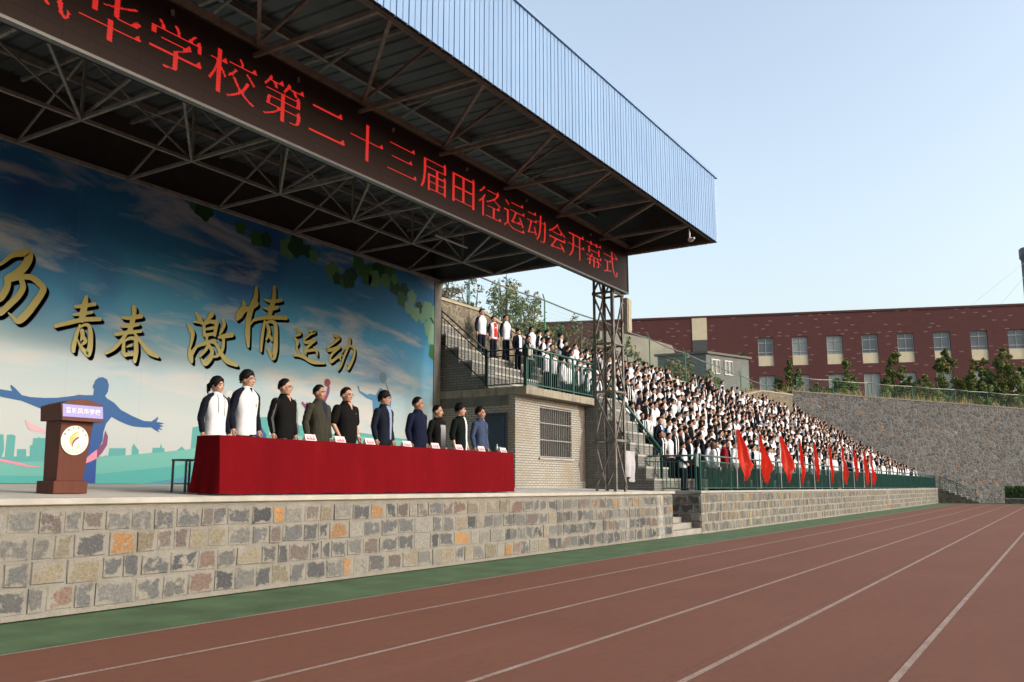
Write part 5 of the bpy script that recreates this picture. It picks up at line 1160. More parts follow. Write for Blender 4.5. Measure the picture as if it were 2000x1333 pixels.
def torso_secs(g, off=0., z0=.80, top=1.495, fl_=0.):
    base = [(.80, .152, .108), (.86, .162, .120), (.95, .160, .124), (1.08, .158, .120), (1.22, .176, .124), (1.33, .190, .116), (1.395, .178, .104), (1.435, .140, .090), (1.472, .088, .072), (1.50, .066, .064)]
    out = []
    for z, rx, ry in base:
        if z < z0 - .03 or z > top: continue
        gg = 1 + (g - 1)*(1.25 if z < 1.2 else .75); out.append((0, -.006 - (g-1)*.10*max(0, 1 - abs(z - 1.05)/.3), z, rx*gg + off + (fl_ if z < .9 else 0), ry*(1 + (g-1)*1.5*(1 if z < 1.3 else .4)) + off))
    return out
def interp(secs, z):
    for a, b in zip(secs, secs[1:]):
        if a[2] <= z <= b[2]:
            t = (z - a[2])/(b[2] - a[2]); return [a[i] + (b[i] - a[i])*t for i in range(5)]
    return secs[-1] if z > secs[-1][2] else secs[0]
def front_patch(secs, rows, off, name, mat, parent, ex=2.3, side=0., nc=9):
    # rows: (z, x_left, x_right) laid on the front of the torso
    b = MB(); V = []
    for z, xl, xr in rows:
        cx, cy, _, rx, ry = interp(secs, z)
        for i in range(nc):
            x = xl + (xr - xl)*i/(nc - 1); u = min(.98, abs(x - cx)/rx); V.append((x, cy - ry*(1 - u**ex)**(1/ex) - off, z))
    n = len(rows); b.add(V, [(j*nc+i, j*nc+i+1, (j+1)*nc+i+1, (j+1)*nc+i) for j in range(n-1) for i in range(nc-1)])
    return link_local(name, b.mesh(name, mat, True), parent)
def link_local(name, me, parent):
    o = bpy.data.objects.new(name, me); COL.objects.link(o); o.parent = parent; return o
ARMS = {'side': [(.196, .0, 1.380), (.255, .034, 1.120), (.258, -.030, .890), (.254, -.050, .815)],
        'table': [(.196, .0, 1.380), (.262, .030, 1.13), (.222, -.085, .915), (.215, -.125, .845)],
        'clasp': [(.196, .0, 1.380), (.255, .030, 1.15), (.090, -.165, .965), (.020, -.195, .915)],
        'back': [(.196, .0, 1.380), (.255, .050, 1.14), (.12, .13, .95), (.03, .15, .92)]}
def arm_pts(pose, s, g): return [Vector((s*(p[0] + (g-1)*.13*(1 if i < 2 else .6)), p[1], p[2])) for i, p in enumerate(ARMS[pose])]
def add_hand(b, w, k, s, fine):
    d = (k - w).normalized(); sidev = Vector((0, 1, 0)) - d*d.y; sidev.normalize(); nrm = d.cross(sidev)
    if not fine:
        b.limb([w, w + d*.06, w + d*.14], [.028, .034, .018], 8); return
    b.limb([w - d*.03, w + d*.02, w + d*.075], [.026, .031, .030], 10)
    for i, (o, L) in enumerate(((-.027, .068), (-.009, .078), (.009, .074), (.026, .058))):
        p0 = w + d*.075 + sidev*o; cur = nrm*(.006*s)
        b.limb([p0, p0 + d*L*.5 + cur, p0 + d*L + cur*3.5], [.0105, .0098, .0082], 7)
    p0 = w + d*.025 - sidev*.026; b.limb([p0, p0 + d*.03 - sidev*.022, p0 + d*.062 - sidev*.026], [.012, .0115, .009], 7)
def HS(p):
    y, z = p[1]*1.07, (p[2] - 1.50)*1.07   # heads level, chin slightly down
    return Vector((p[0]*1.07, y*math.cos(.07) - z*math.sin(.07), 1.50 + z*math.cos(.07) + y*math.sin(.07)))
def head_into(b, yaw=0., fine=True, wide=1.):
    Rm = Matrix.Rotation(yaw, 4, 'Z'); h = MB()
    h.ell((0, .010, 1.632), (.074*wide, .092, .098), 20, 14); h.ell((0, -.018, 1.575), (.060*wide, .070, .078), 18, 12); h.ell((0, -.058, 1.532), (.030*wide, .030, .026), 12, 8)
    if fine:
        h.limb([(0, -.082, 1.635), (0, -.096, 1.605), (0, -.106, 1.588)], [.008, .011, .0135], 8); h.ell((0, -.093, 1.586), (.020, .012, .010), 10, 8)
        h.ell((.033, -.070, 1.640), (.026, .016, .010), 10, 8); h.ell((-.033, -.070, 1.640), (.026, .016, .010), 10, 8)
        h.ell((0, -.050, 1.590), (.060*wide, .042, .050), 16, 10)
        h.ell((0, -.080, 1.553), (.024, .014, .012), 10, 8)
        for s in (-1, 1): h.ell((s*.076*wide, .008, 1.605), (.010, .020, .032), 10, 8)
    else:
        h.ell((0, -.092, 1.592), (.013, .018, .022), 8, 6)
        for s in (-1, 1): h.ell((s*.076*wide, .008, 1.605), (.010, .018, .030), 8, 6)
    b.add([HS(Rm @ Vector(p)) for p in h.v], h.f)
    b.limb([(0, .022, 1.40), (0, .016, 1.50), (0, .006, 1.58)], [.066, .056, .055], 12)
HAIRLINE = {'short': [(0, 46), (32, 45), (55, 26), (72, 2), (92, -12), (110, -10), (140, -30), (180, -36)], 'crop': [(0, 52), (36, 50), (52, 34), (70, 10), (92, -8), (108, -6), (140, -22), (180, -28)],
            'fringe': [(0, 20), (30, 17), (55, -2), (82, -14), (105, -22), (140, -34), (180, -42)], 'full': [(0, 29), (30, 25), (58, 2), (82, -14), (105, -20), (140, -34), (180, -40)],
            'tied': [(0, 34), (25, 26), (50, -4), (70, -22), (100, -18), (140, -34), (180, -42)], 'bob': [(0, 30), (25, 22), (48, -20), (70, -52), (100, -58), (140, -62), (180, -64)]}
def hair_mesh(style, yaw, seed, mat, thick=.016, wide=1., fine=False):
    b = MB(); r = random.Random(seed); na, ne = 40, 12; hl = HAIRLINE[style]; O, I = [], []
    for j in range(ne+1):
        for i in range(na):
            a = 360*i/na; aa = a if a <= 180 else 360 - a
            for (a0, e0), (a1, e1) in zip(hl, hl[1:]):
                if a0 <= aa <= a1: em = e0 + (e1 - e0)*(aa - a0)/(a1 - a0); break
            em += r.uniform(-3, 3) if style in ('fringe', 'full', 'tied') else r.uniform(-1.5, 1.5)
            el = R(em + (89.5 - em)*(j/ne)); ar = R(a)
            d = Vector((math.sin(ar)*math.cos(el), -math.cos(ar)*math.cos(el), math.sin(el)))
            th = thick*(.12 + .88*min(1, j/4))*(1 + .55*max(0, math.sin(el))) + r.uniform(-.004, .006)*(min(1, j/2) if j < ne else .5)
            rx, ry, rz = .075*wide, .093, .100
            if el < R(-15) and style in ('bob',): k = 1 + .1*(-el - R(15)); 
            else: k = 1
            c = Vector((0, .010, 1.632)); O.append(c + Vector((d.x*(rx + th), d.y*(ry + th), d.z*(rz + th)))*k - c*(k-1)); I.append(c + Vector((d.x*(rx - .006), d.y*(ry - .006), d.z*(rz - .006))))
    n = na*(ne+1); f = []
    for j in range(ne):
        for i in range(na):
            q = (j*na+i, j*na+(i+1) % na, (j+1)*na+(i+1) % na, (j+1)*na+i); f.append(q); f.append(tuple(n + x for x in q[::-1]))
    for i in range(na): f.append((i, n+i, n+(i+1) % na, (i+1) % na))
    f.append(tuple(ne*na + i for i in range(na)))
    b.add(O + I, f)
    if fine:
        for q in range(150 if style != 'crop' else 90):
            a = r.uniform(0, 2*math.pi); aa = math.degrees(a) if a <= math.pi else 360 - math.degrees(a)
            for (a0, e0), (a1, e1) in zip(hl, hl[1:]):
                if a0 <= aa <= a1: em = e0 + (e1 - e0)*(aa - a0)/(a1 - a0); break
            el = R(em + (88 - em)*r.random()**1.3); d = Vector((math.sin(a)*math.cos(el), -math.cos(a)*math.cos(el), math.sin(el)))
            p0 = Vector((0, .010, 1.632)) + Vector((d.x*.079*wide, d.y*.097, d.z*.108)); L = r.uniform(.008, .017)*(.55 if style == 'crop' else 1)
            t = Vector((d.x, d.y, -.35 if el < .8 else .1)) + Vector((r.gauss(0, .5), r.gauss(-.3, .5), r.gauss(0, .3))); t.normalize()
            b.limb([p0 - d*.008, p0 + (d*.5 + t*.5)*L*.6, p0 + (d*.25 + t)*L], [.010, .008, .003], 5)
    if style == 'tied': b.limb([(0, .105, 1.655), (0, .150, 1.62), (.005, .145, 1.52), (0, .125, 1.45)], [.022, .032, .028, .012], 10)
    Rm = Matrix.Rotation(yaw, 4, 'Z'); b.v = [tuple(HS(Rm @ Vector(p))) for p in b.v]
    return b.mesh('hair', mat, True)
def face_parts(p, yaw, glasses=None):
    Rm = Matrix.Rotation(yaw, 4, 'Z')
    def rot(b): b.v = [tuple(HS(Rm @ Vector(q))) for q in b.v]; return b
    for s in (-1, 1):
        b = MB(); b.ell((s*.032, -.0795, 1.617), (.0145, .008, .0058), 10, 6); link_local('eye', rot(b).mesh('eye', M_eye, True), p)
        b = MB(); b.limb([(s*.014, -.0895, 1.640), (s*.034, -.0885, 1.645), (s*.053, -.074, 1.640)], [.0035, .0045, .003], 6); link_local('eyebrow', rot(b).mesh('eyebrow', M_brow, True), p)
    b = MB(); b.limb([(-.024, -.0835, 1.5535), (0, -.0935, 1.5545), (.024, -.0835, 1.5535)], [.0035, .0055, .0035], 6); link_local('mouth', rot(b).mesh('mouth', M_lip, True), p)
    if glasses:
        b = MB()
        for s in (-1, 1):
            pts = [(s*(.034 + .027*math.cos(a)), -.101 + .010*(abs(math.cos(a)) if True else 0), 1.615 + .021*math.sin(a)) for a in np.linspace(0, 2*math.pi, 17)]
            b.limb(pts, [.0022]*17, 5, cap=False); b.limb([(s*.061, -.095, 1.620), (s*.078, -.02, 1.622), (s*.080, .02, 1.610)], [.0022]*3, 5)
        b.limb([(-.008, -.102, 1.618), (.008, -.102, 1.618)], [.002, .002], 5); link_local('glasses', rot(b).mesh('glasses', glasses, True), p)

def make_person(g=1., pose='side', hair='short', hairm=None, skin=None, yaw=0., top='plain', top_m=None, sleeve_m=None, sleeve='long', trs=None, shoe=None, fine=True, glasses=None, seed=1, collar=None, hem=.83, wide=1., raglan=False):
    vx = .0085 if fine else .017
    b = MB(); b.loft(torso_secs(g, -.028, .86), 18, 2.3); head_into(b, yaw, fine, wide)
    for s in (-1, 1):
        A = arm_pts(pose, s, g); b.limb(A[:3], [.048, .041*g, .030], 10); add_hand(b, A[2], A[3], s, fine)
        b.limb([(s*.085, 0, .90), (s*.092, -.008, .50), (s*.098, .012, .08)], [.075, .055, .042], 10)
    p = bpy.data.objects.new('person', fuse(b, 'person', skin or M_skin, vx, 4 if fine else 1)); COL.objects.link(p)
    link_local('hair', hair_mesh(hair, yaw, seed, hairm or M_hair, .010 if hair == 'crop' else .017, wide, fine), p)
    if fine: face_parts(p, yaw, glasses)
    else:
        Rm = Matrix.Rotation(yaw, 4, 'Z'); b = MB()
        for s in (-1, 1): b.ell((s*.033, -.082, 1.620), (.018, .008, .008), 8, 4); b.limb([(s*.012, -.089, 1.643), (s*.052, -.076, 1.642)], [.004, .004], 5)
        b.v = [tuple(HS(Rm @ Vector(q))) for q in b.v]; link_local('eyes', b.mesh('eyes', M_eye, True), p)
    # jacket or shirt
    vj = .0115 if fine else .021
    secs = torso_secs(g, .012, hem - .02, 1.50, .006)
    b = MB(); b.loft(secs, 20, 2.3)
    if not raglan:
        for s in (-1, 1): b.ell((s*(.176 + (g-1)*.1), 0, 1.378), (.062, .070, .060), 12, 8)
    if collar: b.loft([(0, .006, 1.455, .085, .080), (0, .004, 1.50, .076, .072), (0, .002, 1.525, .078, .074)], 16)
    link_local('jacket' if top in ('jacket', 'suit', 'open') else 'shirt', fuse(b, 'top', top_m, vj, 3 if fine else 1), p)
    for s in (-1, 1):
        A = arm_pts(pose, s, g); b = MB()
        if sleeve == 'long': pts = [A[0], A[0].lerp(A[1], .5) + Vector((s*.004, 0, 0)), A[1], A[1].lerp(A[2], .55), A[2] + (A[2]-A[1]).normalized()*-.02]; rad = [.066, .060, .054, .049, .041]
        elif sleeve == 'three': q = A[1].lerp(A[2], .35); pts = [A[0], A[0].lerp(A[1], .5), A[1], q]; rad = [.070, .067, .062, .060]
        else: q = A[0].lerp(A[1], .80); pts = [A[0], A[0].lerp(A[1], .5), q]; rad = [.072, .072, .074]
        rad = [x*(1 + (g-1)*.6) for x in rad]
        if raglan: pts = [Vector((s*.075, .0, 1.462))] + pts; rad = [.052] + rad
        r_ = random.Random(seed*3 + s); 
        if fine and sleeve == 'long':
            pp, rr = [], []
            for i in range(len(pts) - 1):
                for k in range(4): t = k/4; pp.append(pts[i].lerp(pts[i+1], t)); rr.append(rad[i] + (rad[i+1]-rad[i])*t + r_.uniform(-.0035, .0045))
            pts, rad = pp + [pts[-1]], rr + [rad[-1]]
        b.limb(pts, rad, 12); link_local('sleeve', fuse(b, 'sleeve', sleeve_m or top_m, vj, 2 if fine else 1), p)
    b = MB(); b.loft([(s_[0], s_[1], s_[2], s_[3], s_[4]) for s_ in torso_secs(g, -.022, .80, .97)], 16, 2.3)
    for s in (-1, 1): b.limb([(s*.085, 0, .92), (s*.094, -.008, .50), (s*.100, .012, .10)], [.084*g, .074, .066], 10)
    link_local('trousers', fuse(b, 'trousers', trs or F_trs, .016 if fine else .024, 2), p)
    for s in (-1, 1):
        b = MB(); b.loft([(s*.102, -.04, .0, .045, .125), (s*.102, -.04, .035, .047, .128), (s*.102, -.015, .065, .044, .10), (s*.102, .02, .10, .040, .055)], 12, 2.4); link_local('shoe', b.mesh('shoe', shoe or F_shoe, True), p)
    p['secs_g'] = g
    return p, secs

def finish(p, x, y, z, h, rot, label, group=None):
    s = h/1.758; p.location = (x, y, z); p.scale = (s, s, s); p.rotation_euler = (0, 0, rot); tag(p, label, 'person', group)
    if 'secs_g' in p: del p['secs_g']
GOFF = 'officials and pupils standing behind the red table'
def strip(secs, xs, z0, z1, wd, off, name, mat, p, n=12):
    rows = [(z0 + (z1 - z0)*i/n, xs - wd/2, xs + wd/2) for i in range(n+1)]; return front_patch(secs, rows, off, name, mat, p, nc=3)
def arm_stripe(p, pose, s, g, mat, offs, wd=.011):
    A = arm_pts(pose, s, g); P = [Vector((s*.09, -.02, 1.475)), A[0] + Vector((s*-.01, 0, .052)), A[0].lerp(A[1], .5), A[1], A[1].lerp(A[2], .55), A[2]]
    rr = [.0, .028, .058, .053, .048, .042]
    for o in offs:
        b = MB(); V = []
        for i, q in enumerate(P):
            d = (P[min(i+1, 5)] - P[max(i-1, 0)]).normalized(); fr = Vector((0, -1, 0)) - d*d.dot(Vector((0, -1, 0))); fr.normalize(); out = Vector((s, 0, 0)) - d*(s*d.x); out.normalize()
            c = q + (Vector((0, 0, .5)) if i == 1 else Vector((0, 0, 0))).normalized()*.02 + (out*.55 + fr*.80).normalized()*(rr[i]*g + .005) + fr*o
            if i == 0: c = Vector((s*.080, -.045, 1.478)) + fr*o
            V += [c - fr*wd/2, c + fr*wd/2]
        V = V[2:]; n = len(P) - 1; b.add(V, [(2*i, 2*i+1, 2*i+3, 2*i+2) for i in range(n-1)]); link_local('sleeve_stripe', b.mesh('sleeve_stripe', mat, True), p)
M_silver = simple('silver_frame', (.45, .44, .43), .25, metal=.7); M_cord = simple('drawcord', (.10, .10, .10), .7); M_badge = simple('school_badge', (.45, .42, .12), .5)
OY = 10.25; OZ = fl(OY)
def skin_v(secs, p, depth=.11, wd=.05, skin=None):
    return front_patch(secs, [(1.50 - depth, -.004, .004), (1.50 - depth*.5, -wd*.5, wd*.5), (1.497, -wd, wd)], .006, 'open_neck', skin or M_skin, p, nc=5)
# 1 schoolgirl
p, sc_ = make_person(.96, 'side', 'tied', yaw=.18, top='jacket', top_m=F_white, sleeve_m=F_navy, raglan=True, collar=True, seed=3, hem=.80)
for s in (-1, 1):
    b = MB(); b.limb([(s*.055, -.085, 1.475), (s*.062, -.128, 1.40), (s*.060, -.136, 1.20 if s < 0 else 1.16)], [.0035]*3, 6); link_local('drawcord', b.mesh('drawcord', M_cord, True), p)
b = MB(); b.loft([(0, .055, 1.44, .115, .075), (0, .060, 1.49, .11, .070), (0, .062, 1.53, .09, .05)], 16); link_local('hood', b.mesh('hood', F_white, True), p)
finish(p, 8.49, OY, OZ, 1.645, R(2), 'schoolgirl with tied black hair in a white hooded jacket with navy sleeves', GOFF)
# 2 tall schoolboy
p, sc_ = make_person(.97, 'side', 'full', yaw=.28, top='jacket', top_m=F_white, sleeve_m=F_navy, raglan=True, collar=True, seed=5, hem=.78, glasses=M_silver)
strip(sc_, 0, .80, 1.44, .006, .004, 'zip', simple('grey_zip', (.5, .5, .53), .5), p); front_patch(sc_, [(1.22 + .05*i/4, .075 - .017, .075 + .017) for i in range(5)], .005, 'chest_badge', M_badge, p, nc=3); skin_v(sc_, p, .07, .03, F_black)
finish(p, 9.04, OY, OZ, 1.80, R(4), 'tallest schoolboy with glasses in a zipped white jacket with navy sleeves', GOFF)
# 3 black track jacket
p, sc_ = make_person(1.03, 'side', 'crop', yaw=.38, top='jacket', top_m=F_black, collar=True, seed=7, hem=.80, glasses=M_glassf)
arm_stripe(p, 'side', -1, 1.03, fab('stripe_white', (.75, .75, .76)), (-.020, 0, .020)); arm_stripe(p, 'side', 1, 1.03, FAB['stripe_white'], (-.020, 0, .020)); skin_v(sc_, p, .10, .045)
finish(p, 9.80, OY, OZ, 1.75, R(6), 'man with glasses in a black track jacket with white sleeve stripes', GOFF)
# 4 olive jacket
F_ol = fab('olive_windcheater', (.050, .047, .035), wr=.6)
p, sc_ = make_person(1.10, 'side', 'crop', yaw=.25, top='jacket', top_m=F_ol, collar=True, seed=9, hem=.80, wide=1.10, skin=M_skin2)
front_patch(sc_, [(1.15, .012, .020), (1.28, -.005, .05), (1.40, -.03, .075), (1.47, -.04, .07)], .006, 'shirt_front', fab('navy_tee', (.02, .03, .06)), p); strip(sc_, .012, .82, 1.15, .010, .005, 'zip', simple('dark_zip', (.03, .03, .028), .5), p)
for s in (-1, 1): strip(sc_, s*.09, .86, .98, .006, .004, 'pocket_seam', simple('olive_seam', (.03, .028, .02), .8), p)
finish(p, 10.56, OY, OZ, 1.73, R(2), 'stocky man in an open necked olive windcheater over a navy tee', GOFF)
# 5 black polo
p, sc_ = make_person(1.14, 'table', 'crop', yaw=.12, top='shirt', top_m=F_black, sleeve='short', collar=True, seed=11, hem=.80, glasses=M_glassf, wide=1.06)
skin_v(sc_, p, .13, .05); front_patch(sc_, [(1.30 + .012*i, .085, .10) for i in range(2)], .005, 'chest_logo', simple('logo_white', (.7, .7, .7), .5), p, nc=3)
A = arm_pts('table', 1, 1.14); d_ = (A[2] - A[1]).normalized(); b = MB(); b.limb([A[2] - d_*.035, A[2] - d_*.005], [.036, .036], 12, cap=False); link_local('wristwatch', b.mesh('wristwatch', simple('watch_white', (.7, .7, .68), .3), True), p)
finish(p, 11.21, OY, OZ, 1.75, R(0), 'heavy man with glasses in a black short sleeved polo shirt', GOFF)
# 6 navy suit
F_suit = fab('navy_suit', (.011, .016, .030), wr=.25); F_lb = fab('pale_blue_shirt', (.30, .36, .56))
p, sc_ = make_person(1.02, 'side', 'fringe', yaw=.42, top='suit', top_m=F_suit, collar=True, seed=13, hem=.76, glasses=M_silver, trs=fab('dark_trousers', (.014, .014, .018)))
front_patch(sc_, [(.90, -.012, .030), (1.05, -.02, .036), (1.2, -.028, .045), (1.35, -.045, .06), (1.45, -.055, .06), (1.49, -.05, .05)], .006, 'shirt_front', F_lb, p)
front_patch(sc_, [(.78, -.025, .05), (.86, -.02, .04), (.90, -.014, .032)], .007, 'trouser_front', FAB['dark_trousers'], p)
for s, x0_, x1_ in ((-1, -.03, -.075), (1, .045, .085)): front_patch(sc_, [(1.08, x0_ - s*.004, x0_ + s*.004), (1.25, min(x0_, x1_)*1.0, max(x0_, x1_)), (1.36, min(x0_*1.2, x1_*1.2), max(x0_*1.2, x1_*1.2)), (1.47, min(x0_*1.3, x1_*1.0), max(x0_*1.3, x1_*1.0))], .009, 'lapel', F_suit, p, nc=4)
for z_ in (1.02, 1.12, 1.22, 1.32): b = MB(); b.ell((.008, interp(sc_, z_)[1] - interp(sc_, z_)[4] - .008, z_), (.005, .003, .005), 8, 6); link_local('button', b.mesh('button', M_badge, True), p)
finish(p, 12.20, OY, OZ, 1.78, R(6), 'man with glasses in a navy suit jacket over a pale blue shirt', GOFF)
# 7 navy pullover
F_np = fab('navy_pullover', (.008, .013, .038))
p, sc_ = make_person(1.09, 'side', 'crop', yaw=.30, top='shirt', top_m=F_np, collar=True, seed=15, hem=.84, skin=M_skin2)
skin_v(sc_, p, .05, .028, F_black); strip(sc_, 0, 1.26, 1.45, .010, .005, 'zip', simple('navy_zip', (.008, .01, .02), .5), p)
finish(p, 13.18, OY, OZ, 1.755, R(4), 'broad man in a plain dark navy pullover with a short zip', GOFF)
# 8 grey panel sweater
p, sc_ = make_person(1.05, 'side', 'crop', yaw=.22, top='shirt', top_m=F_black, seed=17, hem=.80, wide=1.05)
gm = NT('grey_fade_knit'); gz = gm.sep()[2]; gm = gm.done(gm.ramp(gm.mapr(gz, .84, 1.36), [(0, (.02, .02, .022)), (.35, (.10, .10, .11)), (1, (.38, .38, .42))]), .85, 0, .2)
front_patch(sc_, [(.84 + .50*i/10, -.085, .12) for i in range(11)], .005, 'printed_panel', gm, p)
finish(p, 13.81, OY, OZ, 1.655, R(3), 'shorter man in a black sweater with a fading grey chest panel', GOFF)
# 9 open black shirt
p, sc_ = make_person(.98, 'side', 'full', yaw=.45, top='open', top_m=fab('black_green_shirt', (.006, .010, .009)), sleeve='three', seed=19, hem=.76)
front_patch(sc_, [(.80 + .68*i/10, .012 - .03*(i/10), .075 - .02*(i/10)) for i in range(11)], .006, 'tee_front', F_white, p)
finish(p, 14.57, OY, OZ, 1.745, R(5), 'slim man in an open black shirt over a white tee', GOFF)
# 10 blue shirt
F_bs = fab('dusty_blue_shirt', (.060, .085, .165), wr=.55)
p, sc_ = make_person(1.03, 'side', 'short', yaw=.20, top='shirt', top_m=F_bs, collar=True, seed=21, hem=.90, skin=M_skin2, trs=F_black)
strip(sc_, 0, .92, 1.44, .016, .004, 'placket', fab('blue_placket', (.04, .06, .125)), p); skin_v(sc_, p, .06, .03, M_skin2); front_patch(sc_, [(1.20 + .09*i/3, .05, .11) for i in range(4)], .005, 'chest_pocket', FAB['blue_placket'], p, nc=4)
finish(p, 15.30, OY, OZ, 1.73, R(2), 'man in a dusty blue long sleeved shirt nearest the navy door', GOFF)
# ------------------------------------------------------------------ pupils in the stand
F_white2 = fab('white_jersey_bright', (.80, .81, .85), k=.66); F_red = fab('bright_red_tee', (.62, .02, .02)); F_blue = fab('sky_blue_tee', (.10, .32, .70)); F_olive = fab('olive_top', (.075, .070, .048)); F_cream = fab('cream_sweater', (.66, .62, .55)); F_redj = fab('dark_red_jacket', (.30, .010, .022)); F_brown = fab('brown_jacket', (.045, .028, .024))
def jersey(kind, seed):
    r = random.Random(seed)
    if kind == 'closed':
        p, s = make_person(1.0, 'side', 'short', fine=False, yaw=.1, top='jacket', top_m=F_white2, sleeve_m=F_navy, raglan=True, collar=True, seed=seed, hem=.80)
        lab = 'pupil in zipped white jacket with navy sleeves'
    elif kind == 'clasp':
        p, s = make_person(1.0, 'clasp', 'full', fine=False, yaw=.3, top='jacket', top_m=F_white2, sleeve_m=F_navy, raglan=True, collar=True, seed=seed, hem=.80)
        lab = 'pupil in white jacket with hands clasped'
    elif kind == 'girl':
        p, s = make_person(.92, 'side', 'tied', fine=False, yaw=.2, top='jacket', top_m=F_white2, sleeve_m=F_navy, raglan=True, collar=True, seed=seed, hem=.80)
        lab = 'girl with tied hair in white navy-sleeved jacket'
    elif kind == 'open':
        p, s = make_person(1.0, 'side', 'short', fine=False, yaw=-.1, top='open', top_m=F_navy, seed=seed, hem=.80)
        front_patch(s, [(.81 + .64*i/8, -.075, -.035) for i in range(9)], .006, 'jacket_edge', F_white2, p, nc=4); front_patch(s, [(.81 + .64*i/8, .035, .075) for i in range(9)], .006, 'jacket_edge', F_white2, p, nc=4)
        front_patch(s, [(.81 + .64*i/8, -.035, .035) for i in range(9)], .003, 'tee_front', F_black, p, nc=4); lab = 'pupil in open navy jacket with white edges'
    elif kind == 'openwhite':
        p, s = make_person(1.0, 'side', 'full', fine=False, yaw=.35, top='open', top_m=F_navy, seed=seed, hem=.80)
        front_patch(s, [(.81 + .66*i/8, -.075, .095) for i in range(9)], .006, 'tee_front', F_white2, p, nc=6); lab = 'pupil in open navy jacket over white tee'
    elif kind == 'white':
        p, s = make_person(1.03, 'side', 'crop', fine=False, yaw=.15, top='shirt', top_m=F_white2, seed=seed, hem=.84, wide=1.04)
        lab = 'pupil in plain white top'
    elif kind == 'bob':
        p, s = make_person(.92, 'back', 'bob', fine=False, yaw=.4, top='jacket', top_m=F_white2, sleeve_m=F_navy, raglan=True, collar=True, seed=seed, hem=.80)
        lab = 'girl with loose hair in white navy-sleeved jacket'
    else:
        p, s = make_person(1.0, 'side', 'short', fine=False, yaw=.5, top='jacket', top_m=F_black, collar=True, seed=seed, hem=.82)
        strip(s, 0, .82, 1.44, .03, .005, 'white_front', F_white2, p); lab = 'pupil in dark jacket with thin white front'
    return p, lab
PROTO = {k: jersey(k, 30 + i) for i, k in enumerate(['closed', 'clasp', 'girl', 'open', 'openwhite', 'white', 'bob', 'dark'])}
KW = {'closed': 30, 'clasp': 9, 'girl': 20, 'open': 9, 'openwhite': 13, 'white': 11, 'bob': 7, 'dark': 5}
used = set()
def place(kind, x, y, z, h, rot, label, group='pupils standing on the tiers'):
    o, lab = PROTO[kind]
    if kind in used: o = copy_tree(o)
    used.add(kind); finish(o, x, y, z, h, rot, label, group); return o
rc = random.Random(21)
X0 = [27.2, 28.3, 28.8, 28.9, 28.9, 28.9, 28.9, 28.7, 28.4, 28.3, 28.6, 29.0, 29.9]
slots = []
hand = []
for k in range(13):
    yk = 10.35 if k == 0 else TIER[k-1][0] + .27; zk = 1.21 if k == 0 else TIER[k-1][1]
    x = X0[k] + rc.uniform(0, .3); idx = 0
    # the top rows thin out towards the far end
    while x < 90.2 - yk:
        idx += 1
        skip = .06 if k < 9 else (.12 if k < 11 else .30)
        if rc.random() > skip + .04: slots.append((k, idx, x, yk + rc.uniform(-.10, .10), zk))
        x += rc.uniform(.46, .72) if k < 11 else rc.uniform(.5, .95)
# pupils by themselves at the open end of the top row, as in the photo
sp = [('closed', 26.45, 17.68, 1.78, 'tall pupil with arms back, first on the top tier by the wall'), ('red', 27.15, 17.62, 1.62, 'pupil in bright red tee under an open white jacket'), ('closed', 28.0, 17.60, 1.80, 'tall pupil in white jacket two places from the red tee'),
      ('openwhite', 28.15, 17.15, 1.66, 'pupil in open navy jacket right behind the balcony rail corner'), ('open', 28.0, 16.60, 1.70, 'pupil in narrow navy jacket above the balcony floodlight')]
FR = [1.2 + .40*k for k in range(13)]
def zrow(y):
    z = 1.21
    for (y0, zz) in TIER:
        if y >= y0 - .02: z = zz
    return z
for i, (kd, x, y, h, lab) in enumerate(sp):
    if kd == 'red':
        p, s = make_person(1.0, 'side', 'short', fine=False, yaw=.1, top='open', top_m=F_white2, sleeve_m=F_navy, seed=71, hem=.82); front_patch(s, [(.88 + .58*i_/8, -.085, .085) for i_ in range(9)], .006, 'tee_front', F_red, p, nc=6)
        front_patch(s, [(1.24 + .05*i_/2, -.045, .045) for i_ in range(3)], .009, 'tee_print', F_white2, p, nc=3); finish(p, x, y, zrow(y), h, R(-12), lab, 'pupils standing on the tiers')
    else: place(kd, x, y, zrow(y), h, R(-14 + 6*i % 5), lab)
# front floor: teachers and a few pupils along the railing
fr = []
p, s = make_person(.95, 'side', 'bob', hairm=M_hairb, fine=False, yaw=.8, top='shirt', top_m=F_white, seed=72, hem=.84); finish(p, 28.65, 9.85, 1.212, 1.60, R(30), 'woman with long brown hair in a loose white sweater at the railing'); 
p, s = make_person(1.06, 'side', 'short', fine=False, yaw=.8, top='jacket', top_m=F_redj, seed=73, hem=.80, collar=True); front_patch(s, [(1.22 + .08*i_/3, .02, .12) for i_ in range(4)], .006, 'chest_print', F_white2, p, nc=3); finish(p, 29.75, 9.85, 1.212, 1.70, R(28), 'person in a dark red jacket with white chest letters at the railing')
p, s = make_person(1.0, 'side', 'crop', fine=False, yaw=.1, top='shirt', top_m=F_white2, seed=74, hem=.84, glasses=None); finish(p, 31.1, 9.9, 1.212, 1.72, R(5), 'man in a white shirt between the first two flags')
p, s = make_person(1.1, 'side', 'crop', fine=False, yaw=.3, top='jacket', top_m=F_brown, seed=75, hem=.80); finish(p, 32.1, 9.95, 1.212, 1.74, R(12), 'man in a dark brown jacket beside the second flag')
p, s = make_person(1.0, 'side', 'short', fine=False, yaw=-.1, top='open', top_m=F_navy, seed=76, hem=.80); front_patch(s, [(.88 + .58*i_/8, -.03, .09) for i_ in range(9)], .006, 'tee_front', F_blue, p, nc=5); front_patch(s, [(.82 + .64*i_/8, -.085, -.03) for i_ in range(9)], .007, 'jacket_edge', F_white2, p, nc=3); finish(p, 29.3, TIER[1][0] + .25, TIER[1][1], 1.76, R(-10), 'pupil with sky blue tee under an open jacket')
